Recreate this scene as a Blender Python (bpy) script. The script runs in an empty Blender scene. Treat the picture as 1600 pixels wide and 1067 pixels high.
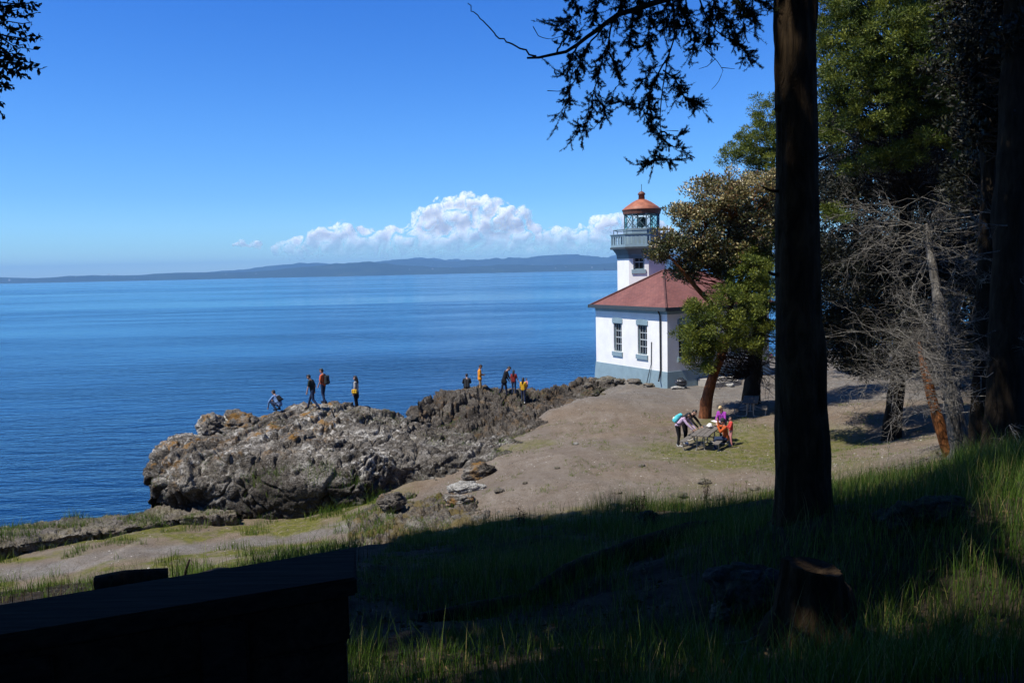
import bpy, bmesh, math, random
import numpy as np
from mathutils import Vector, Matrix
from mathutils.bvhtree import BVHTree

random.seed(7)
rng = np.random.default_rng(7)
SC = bpy.context.scene
COL = SC.collection
rad = math.radians

# ---------------------------------------------------------------- camera
FPX = 1300.0
EYE = np.array([0.0, 0.0, 14.0])
PITCH, ROLL = rad(4.815), rad(1.25)
cf = np.array([0, math.cos(PITCH), -math.sin(PITCH)])
cu0 = np.array([0, math.sin(PITCH), math.cos(PITCH)])
cr0 = np.array([1.0, 0, 0])
cr = cr0 * math.cos(ROLL) - cu0 * math.sin(ROLL)
cu = cu0 * math.cos(ROLL) + cr0 * math.sin(ROLL)
cam = bpy.data.cameras.new("camera")
cam.sensor_width = 36.0
cam.lens = FPX * 36.0 / 1600.0
cam.clip_start = 0.1
cam.clip_end = 200000.0
camo = bpy.data.objects.new("camera", cam)
COL.objects.link(camo)
m = Matrix.Identity(4)
for i in range(3):
    m[i][0] = cr[i]; m[i][1] = cu[i]; m[i][2] = -cf[i]; m[i][3] = EYE[i]
camo.matrix_world = m
SC.camera = camo

# ---------------------------------------------------------------- world, sun, exposure
SUN_EL = rad(59.0)
SH = np.array([-0.868, -0.497]); SH /= np.linalg.norm(SH)
SUN = np.array([SH[0] * math.cos(SUN_EL), SH[1] * math.cos(SUN_EL), math.sin(SUN_EL)])
HAZE = 7.0e-5
W = bpy.data.worlds.new("World")
SC.world = W
W.use_nodes = True
wn, wl = W.node_tree.nodes, W.node_tree.links
wn.clear()
sky = wn.new("ShaderNodeTexSky")
sky.sky_type = 'NISHITA'
sky.sun_disc = False
sky.sun_elevation = SUN_EL
sky.sun_rotation = math.atan2(SH[0], SH[1])
sky.altitude = 0.0
sky.air_density = 1.0
sky.dust_density = 0.15
sky.ozone_density = 3.0
hs = wn.new("ShaderNodeHueSaturation")
hs.inputs['Saturation'].default_value = 1.22
hs.inputs['Hue'].default_value = 0.503
bg = wn.new("ShaderNodeBackground")
bg.inputs['Strength'].default_value = 0.13
wo = wn.new("ShaderNodeOutputWorld")
tcw = wn.new("ShaderNodeTexCoord"); sxw = wn.new("ShaderNodeSeparateXYZ"); wl.new(tcw.outputs['Generated'], sxw.inputs[0])
rw = wn.new("ShaderNodeValToRGB"); els = rw.color_ramp.elements
while len(els) < 6: els.new(0.5)
for i_, (p_, c_) in enumerate([(0.0, (.66, .93, 1.2)), (.035, (.47, .75, 1.05)), (.09, (.38, .64, .96)), (.17, (.35, .62, .97)), (.31, (.25, .54, .95)), (1.0, (.36, .46, .56))]):
    els[i_].position = p_; els[i_].color = (*c_, 1)
wl.new(sxw.outputs[2], rw.inputs[0])
mw = wn.new("ShaderNodeMix"); mw.data_type = 'RGBA'; mw.blend_type = 'MULTIPLY'; mw.inputs[0].default_value = 1.0
wl.new(sky.outputs[0], hs.inputs['Color'])
wl.new(hs.outputs[0], mw.inputs[6]); wl.new(rw.outputs[0], mw.inputs[7])
wl.new(mw.outputs[2], bg.inputs['Color'])
wl.new(bg.outputs[0], wo.inputs['Surface'])

sl = bpy.data.lights.new("sun", 'SUN')
sl.energy = 4.6
sl.angle = rad(0.53)
sl.color = (1.0, 0.95, 0.87)
so = bpy.data.objects.new("sun", sl)
COL.objects.link(so)
so.rotation_euler = Vector((-SUN[0], -SUN[1], -SUN[2])).to_track_quat('-Z', 'Y').to_euler()
so.location = (-30, -30, 80)

SC.view_settings.view_transform = 'Standard'
SC.view_settings.look = 'None'
SC.view_settings.exposure = 0.48
SC.view_settings.gamma = 1.0
SC.view_settings.use_curve_mapping = False
SC.cycles.max_bounces = 6
SC.cycles.diffuse_bounces = 2
SC.cycles.glossy_bounces = 3
SC.cycles.transmission_bounces = 4
SC.cycles.transparent_max_bounces = 16
SC.cycles.volume_bounces = 0
SC.cycles.use_adaptive_sampling = True
SC.cycles.use_denoising = True
SC.cycles.sample_clamp_indirect = 6.0

# ---------------------------------------------------------------- pixel -> world helpers (photo pixels, 1600 wide)
def ray(px, py):
    return cf + cr * ((px - 800.0) / FPX) + cu * ((533.5 - py) / FPX)
def P(px, py, D):
    d = ray(px, py)
    return EYE + d * (D / d[1])
def PZ(px, py, z):
    d = ray(px, py)
    return EYE + d * ((z - EYE[2]) / d[2])

# ---------------------------------------------------------------- numpy noise
def _h(ix, iy, iz, s=0):
    h = (ix.astype(np.int64) * 374761393 + iy.astype(np.int64) * 668265263 + iz.astype(np.int64) * 2147483647 + s * 974711) & 0xFFFFFFFF
    h = ((h ^ (h >> 13)) * 1274126177) & 0xFFFFFFFF
    h = (h ^ (h >> 16)) & 0xFFFFFFFF
    h = (h * 2246822519) & 0xFFFFFFFF
    h = (h ^ (h >> 15)) & 0xFFFFFFFF
    return h / 4294967295.0
def vnoise(p, s=0):
    p = np.asarray(p, float)
    i = np.floor(p); f = p - i
    f = f * f * f * (f * (f * 6 - 15) + 10)
    r = 0
    for dx in (0, 1):
        for dy in (0, 1):
            for dz in (0, 1):
                w = (f[:, 0] if dx else 1 - f[:, 0]) * (f[:, 1] if dy else 1 - f[:, 1]) * (f[:, 2] if dz else 1 - f[:, 2])
                r = r + w * _h(i[:, 0] + dx, i[:, 1] + dy, i[:, 2] + dz, s)
    return r * 2 - 1
def fbm(p, oct=4, s=0, gain=0.5):
    r = 0; a = 1.0; p = np.asarray(p, float)
    for o in range(oct):
        r = r + a * vnoise(p * (2.03 ** o) + o * 17.3, s + o)
        a *= gain
    return r
def ridged(p, oct=4, s=0):
    r = 0; a = 0.5; p = np.asarray(p, float)
    for o in range(oct):
        r = r + a * (1 - np.abs(vnoise(p * (2.1 ** o) + o * 9.1, s + o)) * 1.8)
        a *= 0.5
    return r
def worley(p, s=0):
    p = np.asarray(p, float)
    i = np.floor(p)
    n = len(p)
    d1 = np.full(n, 9.0); d2 = np.full(n, 9.0); idv = np.zeros(n)
    for dx in (-1, 0, 1):
        for dy in (-1, 0, 1):
            for dz in (-1, 0, 1):
                c = i + np.array([dx, dy, dz])
                q = c + np.stack([_h(c[:, 0], c[:, 1], c[:, 2], s + k) for k in (1, 2, 3)], 1)
                d = np.linalg.norm(p - q, axis=1)
                v = _h(c[:, 0], c[:, 1], c[:, 2], s + 7)
                cl = d < d1
                d2 = np.where(cl, d1, np.minimum(d2, d))
                idv = np.where(cl, v, idv)
                d1 = np.where(cl, d, d1)
    return d1, d2, idv
def smooth(a, b, x):
    t = np.clip((x - a) / (b - a), 0, 1)
    return t * t * (3 - 2 * t)

# ---------------------------------------------------------------- mesh / object helpers
def tag(o, label=None, cat=None, group=None, kind=None):
    if label: o['label'] = label
    if cat: o['category'] = cat
    if group: o['group'] = group
    if kind: o['kind'] = kind
    return o
def link(name, me, mat=None, parent=None, smooth_=False):
    if mat is not None:
        for mm in (mat if isinstance(mat, (list, tuple)) else [mat]):
            me.materials.append(mm)
    if smooth_ and len(me.polygons):
        me.polygons.foreach_set('use_smooth', np.ones(len(me.polygons), bool))
    o = bpy.data.objects.new(name, me)
    COL.objects.link(o)
    if parent is not None: o.parent = parent
    return o
def empty(name, loc, rz=0.0):
    o = bpy.data.objects.new(name, None)
    o.empty_display_size = 0.3
    o.location = [float(v) for v in loc]; o.rotation_euler = (0, 0, rz)
    COL.objects.link(o)
    return o
def mesh_quads(name, V, F, mat, parent=None, sm=False, attrs=None, fattrs=None):
    """V (N,3), F (M,k) int array, attrs per point float arrays, fattrs per face."""
    V = np.ascontiguousarray(V, np.float32); F = np.ascontiguousarray(F, np.int32)
    me = bpy.data.meshes.new(name)
    k = F.shape[1]
    me.vertices.add(len(V)); me.vertices.foreach_set('co', V.ravel())
    me.loops.add(F.size); me.loops.foreach_set('vertex_index', F.ravel())
    me.polygons.add(len(F))
    me.polygons.foreach_set('loop_start', np.arange(0, F.size, k, dtype=np.int32))
    me.polygons.foreach_set('loop_total', np.full(len(F), k, np.int32))
    me.update(calc_edges=True)
    for d, dom in ((attrs, 'POINT'), (fattrs, 'FACE')):
        for kk, a in (d or {}).items():
            at = me.attributes.new(kk, 'FLOAT', dom)
            at.data.foreach_set('value', np.ascontiguousarray(a, np.float32))
    me.validate()
    return link(name, me, mat, parent, sm)

class MB:
    """collects polygons for ONE mesh object"""
    def __init__(s): s.v = []; s.f = []
    def add(s, vs, fs):
        b = len(s.v)
        s.v += [tuple(float(c) for c in v) for v in vs]
        s.f += [tuple(b + i for i in f) for f in fs]
    def box(s, c, size, M=None, bev=0.0):
        bm = bmesh.new()
        bmesh.ops.create_cube(bm, size=1.0)
        for v in bm.verts: v.co = Vector((v.co.x * size[0], v.co.y * size[1], v.co.z * size[2]))
        if bev > 0: bmesh.ops.bevel(bm, geom=bm.edges[:], offset=bev, segments=1, affect='EDGES')
        bm.verts.index_update()
        vs = []
        for v in bm.verts:
            q = v.co.copy()
            if M is not None: q = M @ q
            vs.append((q.x + c[0], q.y + c[1], q.z + c[2]))
        fs = [[v.index for v in f.verts] for f in bm.faces]
        bm.free(); s.add(vs, fs)
    def boxuv(s, F, a0, a1, b0, b1, z0, z1):
        """box in a local frame function F(a,b,z)"""
        vs = [F(a, b, z) for z in (z0, z1) for (a, b) in ((a0, b0), (a1, b0), (a1, b1), (a0, b1))]
        s.add(vs, [(3, 2, 1, 0), (4, 5, 6, 7), (0, 1, 5, 4), (1, 2, 6, 5), (2, 3, 7, 6), (3, 0, 4, 7)])
    def tube(s, pts, r, n=8, caps=True):
        pts = [np.array(p, float) for p in pts]
        K = len(pts)
        rs = r if hasattr(r, '__len__') else [r] * K
        vs = []; ref = None
        for i in range(K):
            t = pts[min(i + 1, K - 1)] - pts[max(i - 1, 0)]
            t = t / (np.linalg.norm(t) + 1e-9)
            if ref is None:
                ref = np.array([0, 0, 1.0]) if abs(t[2]) < 0.9 else np.array([1.0, 0, 0])
            a = np.cross(t, ref); a /= np.linalg.norm(a) + 1e-9
            b = np.cross(t, a); ref = np.cross(a, t)
            for k in range(n):
                th = 2 * math.pi * k / n
                vs.append(pts[i] + (a * math.cos(th) + b * math.sin(th)) * rs[i])
        fs = [(i * n + k, (i + 1) * n + k, (i + 1) * n + (k + 1) % n, i * n + (k + 1) % n) for i in range(K - 1) for k in range(n)]
        if caps:
            fs.append(tuple(range(n))); fs.append(tuple((K - 1) * n + k for k in reversed(range(n))))
        s.add(vs, fs)
    def lathe(s, c, prof, n=24, rot=0.0):
        vs = []
        for (r, z) in prof:
            for k in range(n):
                th = rot + 2 * math.pi * k / n
                vs.append((c[0] + r * math.cos(th), c[1] + r * math.sin(th), c[2] + z))
        K = len(prof)
        fs = [(i * n + k, i * n + (k + 1) % n, (i + 1) * n + (k + 1) % n, (i + 1) * n + k) for i in range(K - 1) for k in range(n)]
        fs.append(tuple(reversed(range(n)))); fs.append(tuple((K - 1) * n + k for k in range(n)))
        s.add(vs, fs)
    def build(s, name, mat, parent=None, sm=False):
        me = bpy.data.meshes.new(name)
        me.from_pydata(s.v, [], s.f); me.update()
        o = link(name, me, mat, parent, sm)
        return o

def tubes_np(Pn, R, sides=3):
    """Pn (N,K,3), R (N,K) -> V, F of many little tubes"""
    N, K, _ = Pn.shape
    T = np.gradient(Pn, axis=1)
    T /= np.linalg.norm(T, axis=2, keepdims=True) + 1e-9
    ref = np.where(np.abs(T[:, :1, 2:3]) < 0.8, np.array([0, 0, 1.0]), np.array([1.0, 0, 0]))
    A = np.cross(T, np.broadcast_to(ref, T.shape)); A /= np.linalg.norm(A, axis=2, keepdims=True) + 1e-9
    B = np.cross(T, A)
    th = np.arange(sides) * 2 * np.pi / sides
    V = Pn[:, :, None, :] + (A[:, :, None, :] * np.cos(th)[None, None, :, None] + B[:, :, None, :] * np.sin(th)[None, None, :, None]) * R[:, :, None, None]
    idx = np.arange(N * K * sides).reshape(N, K, sides)
    a = idx[:, :-1, :]; b = idx[:, 1:, :]
    F = np.stack([a, b, np.roll(b, -1, 2), np.roll(a, -1, 2)], -1).reshape(-1, 4)
    return V.reshape(-1, 3), F

def unit(v): return v / (np.linalg.norm(v, axis=-1, keepdims=True) + 1e-9)
def leaves_np(C, Dv, L, Wd, fold=0.15, droop=0.0):
    N = len(C)
    Dv = unit(Dv)
    S = unit(np.cross(Dv, rng.normal(size=(N, 3))))
    Nn = np.cross(Dv, S)
    L = np.broadcast_to(L, (N,))[:, None]; Wd = np.broadcast_to(Wd, (N,))[:, None]
    mid = C + Dv * L * 0.5 + Nn * Wd * fold
    tip = C + Dv * L
    tip[:, 2] -= droop * L[:, 0]
    V = np.stack([C, mid + S * Wd * 0.5, tip, mid - S * Wd * 0.5], 1).reshape(-1, 3)
    return V, np.arange(N * 4).reshape(N, 4)

# ---------------------------------------------------------------- material helpers
def new_mat(name):
    mt = bpy.data.materials.new(name); mt.use_nodes = True
    nt = mt.node_tree
    b = nt.nodes.get('Principled BSDF')
    return mt, nt, b
def nd(nt, typ, ins=None, **kw):
    n = nt.nodes.new(typ)
    for k, v in kw.items(): setattr(n, k, v)
    for k, v in (ins or {}).items():
        if hasattr(v, 'is_linked') or isinstance(v, bpy.types.NodeSocket): nt.links.new(v, n.inputs[k])
        else: n.inputs[k].default_value = v
    return n
def ramp(nt, fac, stops, interp='LINEAR'):
    r = nt.nodes.new('ShaderNodeValToRGB')
    r.color_ramp.interpolation = interp
    e = r.color_ramp.elements
    while len(e) < len(stops): e.new(0.5)
    for i, (p, c) in enumerate(stops):
        e[i].position = p
        e[i].color = (c, c, c, 1) if not hasattr(c, '__len__') else (*c, 1)
    nt.links.new(fac, r.inputs[0])
    return r.outputs[0]
def mixc(nt, fac, a, b, mode='MIX'):
    n = nt.nodes.new('ShaderNodeMix'); n.data_type = 'RGBA'; n.blend_type = mode
    for k, v in ((0, fac), (6, a), (7, b)):
        if isinstance(v, bpy.types.NodeSocket): nt.links.new(v, n.inputs[k])
        elif k == 0: n.inputs[0].default_value = v
        else: n.inputs[k].default_value = (*v, 1)
    return n.outputs[2]
def noise(nt, vec, scale, detail=4, rough=0.55, dist=0.0):
    n = nd(nt, 'ShaderNodeTexNoise', {'Scale': scale, 'Detail': detail, 'Roughness': rough, 'Distortion': dist})
    nt.links.new(vec, n.inputs['Vector'])
    return n.outputs[0]
def pos(nt, scale=None):
    g = nt.nodes.new('ShaderNodeNewGeometry')
    if scale is None: return g.outputs['Position']
    mp = nd(nt, 'ShaderNodeMapping'); mp.inputs['Scale'].default_value = scale
    nt.links.new(g.outputs['Position'], mp.inputs['Vector'])
    return mp.outputs[0]
def objc(nt, scale=None):
    g = nt.nodes.new('ShaderNodeTexCoord')
    if scale is None: return g.outputs['Object']
    mp = nd(nt, 'ShaderNodeMapping'); mp.inputs['Scale'].default_value = scale
    nt.links.new(g.outputs['Object'], mp.inputs['Vector'])
    return mp.outputs[0]
def bump(nt, b, h, strength=0.5, dist=0.05):
    n = nd(nt, 'ShaderNodeBump', {'Strength': strength, 'Distance': dist})
    nt.links.new(h, n.inputs['Height'])
    nt.links.new(n.outputs[0], b.inputs['Normal'])
    return n
def attr(nt, name):
    a = nt.nodes.new('ShaderNodeAttribute'); a.attribute_name = name
    return a.outputs['Fac']
def plain(name, col, rough=0.6, var=0.12, scale=6.0, metal=0.0, bmp=0.0, spec=0.5):
    mt, nt, b = new_mat(name)
    n = noise(nt, objc(nt), scale, 4, 0.6)
    d = tuple(c * (1 - var * 1.6) for c in col); l = tuple(min(1, c * (1 + var)) for c in col)
    nt.links.new(ramp(nt, n, [(0.3, d), (0.7, l)]), b.inputs['Base Color'])
    b.inputs['Roughness'].default_value = rough; b.inputs['Metallic'].default_value = metal
    b.inputs['Specular IOR Level'].default_value = spec
    if bmp: bump(nt, b, n, bmp, 0.02)
    return mt
def leafmat(name, stops, trans=0.25, rough=0.55, spec=0.3):
    mt, nt, b = new_mat(name)
    c = ramp(nt, attr(nt, 'tint'), stops)
    nt.links.new(c, b.inputs['Base Color'])
    b.inputs['Roughness'].default_value = rough
    b.inputs['Specular IOR Level'].default_value = spec
    if trans > 0:
        t = nd(nt, 'ShaderNodeBsdfTranslucent', {'Color': c})
        mx = nd(nt, 'ShaderNodeMixShader', {0: trans, 1: b.outputs[0], 2: t.outputs[0]})
        nt.links.new(mx.outputs[0], nt.nodes['Material Output'].inputs['Surface'])
    return mt

# rock
def rockmat(name, dark, mid, pale, lichen=0.5, ochre=0.4, moss=0.0, moss_col=(0.10, 0.09, 0.015), shade_z=None):
    mt, nt, b = new_mat(name)
    p = pos(nt)
    n1 = noise(nt, p, 0.55, 6, 0.62, 0.6)
    n2 = noise(nt, p, 3.2, 6, 0.65, 0.3)
    n3 = noise(nt, p, 14.0, 4, 0.6)
    base = ramp(nt, n1, [(0.3, dark), (0.5, mid), (0.72, tuple(0.5 * (a + c) for a, c in zip(mid, pale)))])
    base = mixc(nt, ramp(nt, n3, [(0.36, 0.8), (0.56, 0.0)]), base, tuple(c * 0.5 for c in dark))
    base = mixc(nt, ramp(nt, noise(nt, p, 9.0, 4, 0.7), [(0.56, 0.0), (0.68, 0.5)]), base, pale)
    lm = nd(nt, 'ShaderNodeMath', {0: ramp(nt, n2, [(0.50, 0.0), (0.62, 1.0)]), 1: ramp(nt, noise(nt, p, 0.45, 4, 0.6), [(0.42, 0.0), (0.58, lichen)])}, operation='MULTIPLY').outputs[0]
    base = mixc(nt, lm, base, pale)
    om = nd(nt, 'ShaderNodeMath', {0: ramp(nt, noise(nt, p, 1.1, 6, 0.7), [(0.52, 0.0), (0.62, 1.0)]), 1: ochre}, operation='MULTIPLY').outputs[0]
    oa = nd(nt, 'ShaderNodeMath', {0: om, 1: attr(nt, 'ochre')}, operation='MULTIPLY').outputs[0]
    base = mixc(nt, oa, base, (0.22, 0.115, 0.025))
    if moss:
        g = nt.nodes.new('ShaderNodeNewGeometry')
        sx = nd(nt, 'ShaderNodeSeparateXYZ'); nt.links.new(g.outputs['Normal'], sx.inputs[0])
        up = ramp(nt, sx.outputs[2], [(0.45, 0.0), (0.8, 1.0)])
        mm = nd(nt, 'ShaderNodeMath', {0: up, 1: ramp(nt, noise(nt, p, 0.9, 5, 0.6), [(0.46, 0.0), (0.56, moss)])}, operation='MULTIPLY').outputs[0]
        base = mixc(nt, mm, base, moss_col)
    if shade_z:  # shade of the low front painted into the rock colour by height
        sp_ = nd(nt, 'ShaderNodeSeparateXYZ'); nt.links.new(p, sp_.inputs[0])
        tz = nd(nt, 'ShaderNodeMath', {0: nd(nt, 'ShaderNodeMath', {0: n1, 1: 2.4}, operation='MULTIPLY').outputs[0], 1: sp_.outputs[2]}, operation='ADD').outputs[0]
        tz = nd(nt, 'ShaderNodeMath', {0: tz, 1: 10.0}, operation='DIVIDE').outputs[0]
        base = mixc(nt, ramp(nt, tz, [((shade_z + 0.7) / 10, 0.75), ((shade_z + 1.7) / 10, 0.0)]), base, tuple(c * 0.8 for c in dark))
    v = nd(nt, 'ShaderNodeTexVoronoi', {'Scale': 0.85}, feature='DISTANCE_TO_EDGE')
    wv = nd(nt, 'ShaderNodeMix'); wv.data_type = 'VECTOR'
    nz = nd(nt, 'ShaderNodeTexNoise', {'Scale': 1.4, 'Detail': 4.0})
    nt.links.new(p, nz.inputs['Vector'])
    wv.inputs[0].default_value = 0.35
    nt.links.new(pos(nt, (1, 1, 1.8)), wv.inputs[4]); nt.links.new(nz.outputs['Color'], wv.inputs[5])
    nt.links.new(wv.outputs[1], v.inputs['Vector'])
    crack = ramp(nt, v.outputs['Distance'], [(0.0, 0.7), (0.018, 1.0)])
    base = mixc(nt, crack, tuple(c * 0.35 for c in dark), base)
    nt.links.new(base, b.inputs['Base Color'])
    b.inputs['Roughness'].default_value = 0.92
    b.inputs['Specular IOR Level'].default_value = 0.2
    h = nd(nt, 'ShaderNodeMath', {0: n2, 1: n3}, operation='ADD')
    h2 = nd(nt, 'ShaderNodeMath', {0: h.outputs[0], 1: crack}, operation='ADD')
    bump(nt, b, h2.outputs[0], 0.9, 0.10)
    return mt
M = {}
M['rockA'] = rockmat('lichen_rock', (0.030, 0.026, 0.021), (0.115, 0.100, 0.082), (0.46, 0.44, 0.40), 1.0, 0.95, shade_z=5.4)
M['rockB'] = rockmat('dark_rock', (0.026, 0.022, 0.018), (0.082, 0.070, 0.058), (0.24, 0.22, 0.19), 0.6, 0.4)
M['rockC'] = rockmat('mossy_rock', (0.045, 0.038, 0.030), (0.12, 0.10, 0.078), (0.27, 0.26, 0.23), 0.6, 0.3, 0.75, (0.115, 0.085, 0.02))
M['rockD'] = rockmat('path_rock', (0.05, 0.044, 0.036), (0.14, 0.122, 0.10), (0.28, 0.26, 0.23), 0.6, 0.2, 0.3)
M['stone_pale'] = rockmat('pale_stone', (0.22, 0.21, 0.19), (0.38, 0.37, 0.34), (0.6, 0.59, 0.55), 0.8, 0.0)
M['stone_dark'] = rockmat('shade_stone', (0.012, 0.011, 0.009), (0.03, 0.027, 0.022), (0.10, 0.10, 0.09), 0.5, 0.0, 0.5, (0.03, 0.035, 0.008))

def barkmat(name, dark, light, sc=5.0, zs=0.18, st=0.9, dist=0.05):
    mt, nt, b = new_mat(name)
    p = pos(nt, (sc, sc, sc * zs))
    n1 = noise(nt, p, 1.6, 6, 0.65, 0.8)
    n2 = noise(nt, pos(nt), 2.2, 4, 0.6)
    c = ramp(nt, n1, [(0.32, dark), (0.68, light)])
    c = mixc(nt, ramp(nt, n2, [(0.4, 0.0), (0.7, 0.6)]), c, tuple(0.6 * x for x in dark))
    nt.links.new(c, b.inputs['Base Color'])
    b.inputs['Roughness'].default_value = 0.95; b.inputs['Specular IOR Level'].default_value = 0.1
    bump(nt, b, n1, st, dist)
    return mt
M['bark_fir'] = barkmat('fir_bark', (0.013, 0.008, 0.004), (0.070, 0.046, 0.024), 4.0, 0.22, 1.0, .12)
M['bark_dark'] = barkmat('dark_bark', (0.009, 0.0065, 0.004), (0.040, 0.030, 0.020), 6.0)
M['bark_pale'] = barkmat('pale_bark', (0.03, 0.027, 0.024), (0.27, 0.25, 0.22), 7.0, 0.12)
M['bark_red'] = barkmat('madrone_bark', (0.05, 0.020, 0.011), (0.30, 0.115, 0.05), 4.0, 0.25, 0.6, 0.03)
M['bark_orange'] = barkmat('orange_bark', (0.10, 0.036, 0.013), (0.33, 0.13, 0.045), 4.0, 0.25, 0.6, 0.03)
M['dead'] = barkmat('dead_twig', (0.04, 0.035, 0.03), (0.42, 0.39, 0.34), 8.0, 0.5)
M['twig'] = barkmat('live_twig', (0.02, 0.015, 0.011), (0.06, 0.045, 0.035), 8.0, 0.5)
M['juniper'] = leafmat('juniper_leaf', [(0.0, (0.014, 0.024, 0.004)), (0.4, (0.070, 0.105, 0.013)), (1.0, (0.24, 0.26, 0.035))], 0.25)
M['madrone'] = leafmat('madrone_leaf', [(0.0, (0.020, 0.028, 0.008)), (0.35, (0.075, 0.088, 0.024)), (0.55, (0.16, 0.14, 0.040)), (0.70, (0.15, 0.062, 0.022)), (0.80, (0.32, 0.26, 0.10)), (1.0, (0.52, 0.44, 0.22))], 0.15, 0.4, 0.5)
M['fir'] = leafmat('fir_needle', [(0.0, (0.006, 0.010, 0.006)), (1.0, (0.022, 0.035, 0.016))], 0.05, 0.7, 0.05)
M['dark_leaf'] = leafmat('broad_leaf', [(0.0, (0.006, 0.009, 0.004)), (1.0, (0.022, 0.030, 0.010))], 0.04, 0.6, 0.08)
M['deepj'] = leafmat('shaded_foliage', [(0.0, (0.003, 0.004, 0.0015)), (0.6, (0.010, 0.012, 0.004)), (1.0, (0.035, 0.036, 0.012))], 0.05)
M['grass'] = leafmat('grass_blade', [(0.0, (0.016, 0.032, 0.004)), (0.55, (0.05, 0.105, 0.010)), (0.85, (0.11, 0.17, 0.02)), (1.0, (0.27, 0.22, 0.085))], 0.3, 0.5, 0.2)
M['grass_short'] = leafmat('turf_blade', [(0.0, (0.05, 0.095, 0.012)), (0.6, (0.11, 0.165, 0.022)), (1.0, (0.22, 0.20, 0.06))], 0.2, 0.6, 0.1)
M['dry'] = leafmat('dry_stalk', [(0.0, (0.03, 0.02, 0.012)), (1.0, (0.11, 0.075, 0.04))], 0.0, 0.8, 0.1)

# ---------------------------------------------------------------- terrain height (thin-plate through surveyed points)
CP = [P(*a) for a in [
    (560, 1067, 8.2), (800, 1067, 7.8), (1200, 1067, 6.8), (1600, 1067, 6.2),
    (600, 1000, 10), (800, 1000, 9.6), (1000, 1000, 9), (1270, 1000, 8.2), (1550, 1000, 7.6),
    (700, 930, 12.5), (900, 920, 12.3), (1250, 900, 10.3), (1550, 900, 9.2),
    (650, 885, 16.5), (850, 862, 17), (1050, 842, 15.8), (1255, 800, 12.5), (1400, 787, 13.2), (1600, 735, 13.0),
    (560, 855, 21), (700, 842, 22), (850, 818, 24), (980, 803, 23.5), (1100, 793, 22.5), (1190, 790, 20),
    (775, 690, 41.5), (835, 668, 43.3), (888, 634, 48), (870, 690, 38.6), (930, 640, 45), (880, 770, 28.2), (1000, 760, 28.8), (1150, 760, 27.5), (800, 748, 31), (900, 700, 36), (1090, 703, 35), (1190, 690, 36.2), (1000, 640, 45), (1100, 648, 43.5),
    (860, 640, 45.5), (900, 620, 48.5), (1000, 606, 53), (1043, 607, 54), (1150, 600, 55),
    (930, 588, 60), (905, 592, 60),
    (1330, 720, 28), (1330, 650, 38.5), (1400, 600, 50), (1390, 683, 34.5), (1480, 728, 22), (1580, 690, 22), (1600, 620, 40),
    (0, 915, 25.5), (150, 872, 28), (300, 852, 29.5), (450, 836, 31), (530, 831, 30), (0, 848, 31.0), (250, 816, 34.6),
    (0, 940, 20.5), (300, 910, 21.5), (480, 880, 22.5), (-300, 940, 26), (-300, 900, 31),
    (400, 812, 33), (600, 790, 32.5), (700, 762, 33.5), (760, 755, 33)]]
CP += [np.array(a, float) for a in [
    (0, 0, 12.4), (-3, 3, 11.6), (3, 3, 12.2), (-2, 5.5, 10.8), (-6, 9, 10.0), (-5.5, 12.5, 9.3), (-10, 14, 8.2), (-9, 4, 11.2), (-20, 10, 9.0), (-25, 20, 6.5),
    (8, 2, 13.2), (0, -12, 15.5), (-15, -12, 14), (15, -10, 17), (0, -30, 21), (25, 5, 15.5), (25, 20, 11.5), (25, 35, 9.0), (35, 50, 8.5), (45, 20, 15), (40, 75, 7.0), (20, 66, 6.3), (12, 60, 6.3),
    (-12, 40, 3.0), (-5, 42, 4.2), (0, 46, 4.5), (3, 50, 5.0), (55, 60, 9), (60, -10, 20), (-45, 5, 9), (-45, 18, 5), (90, 40, 14), (90, 90, 8)]]
CP = np.array(CP)
def _tps(d2):
    return 0.5 * d2 * np.log(d2 + 1e-9)
def _fit(C):
    n = len(C)
    d2 = ((C[:, None, :2] - C[None, :, :2]) ** 2).sum(-1)
    A = np.zeros((n + 3, n + 3))
    A[:n, :n] = _tps(d2) + np.eye(n) * 1.5
    A[:n, n] = 1; A[:n, n + 1:n + 3] = C[:, :2]
    A[n, :n] = 1; A[n + 1:n + 3, :n] = C[:, :2].T
    return np.linalg.solve(A, np.concatenate([C[:, 2], [0, 0, 0]]))
_cw = _fit(CP)
COAST = np.array([(-90, 22), (-45, 27.5), (-27, 30.5), (-21, 33.0), (-16.5, 36.0), (-11, 38.6), (-8, 43.5), (-4, 47), (-1, 48), (2, 53), (5, 57), (6.5, 62.5), (7, 68), (13, 72), (30, 76), (60, 82), (130, 100)], float)
def coast_sd(x, y):
    """positive on land"""
    best = np.full(len(x), 1e9); sgn = np.ones(len(x))
    p = np.stack([x, y], 1)
    for a, b in zip(COAST[:-1], COAST[1:]):
        ab = b - a; t = np.clip(((p - a) @ ab) / (ab @ ab), 0, 1)
        q = a + t[:, None] * ab
        d = np.linalg.norm(p - q, axis=1)
        c = ab[0] * (p[:, 1] - a[1]) - ab[1] * (p[:, 0] - a[0])
        upd = d < best
        best = np.where(upd, d, best); sgn = np.where(upd, np.where(c < 0, 1, -1), sgn)
    return best * sgn
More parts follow.
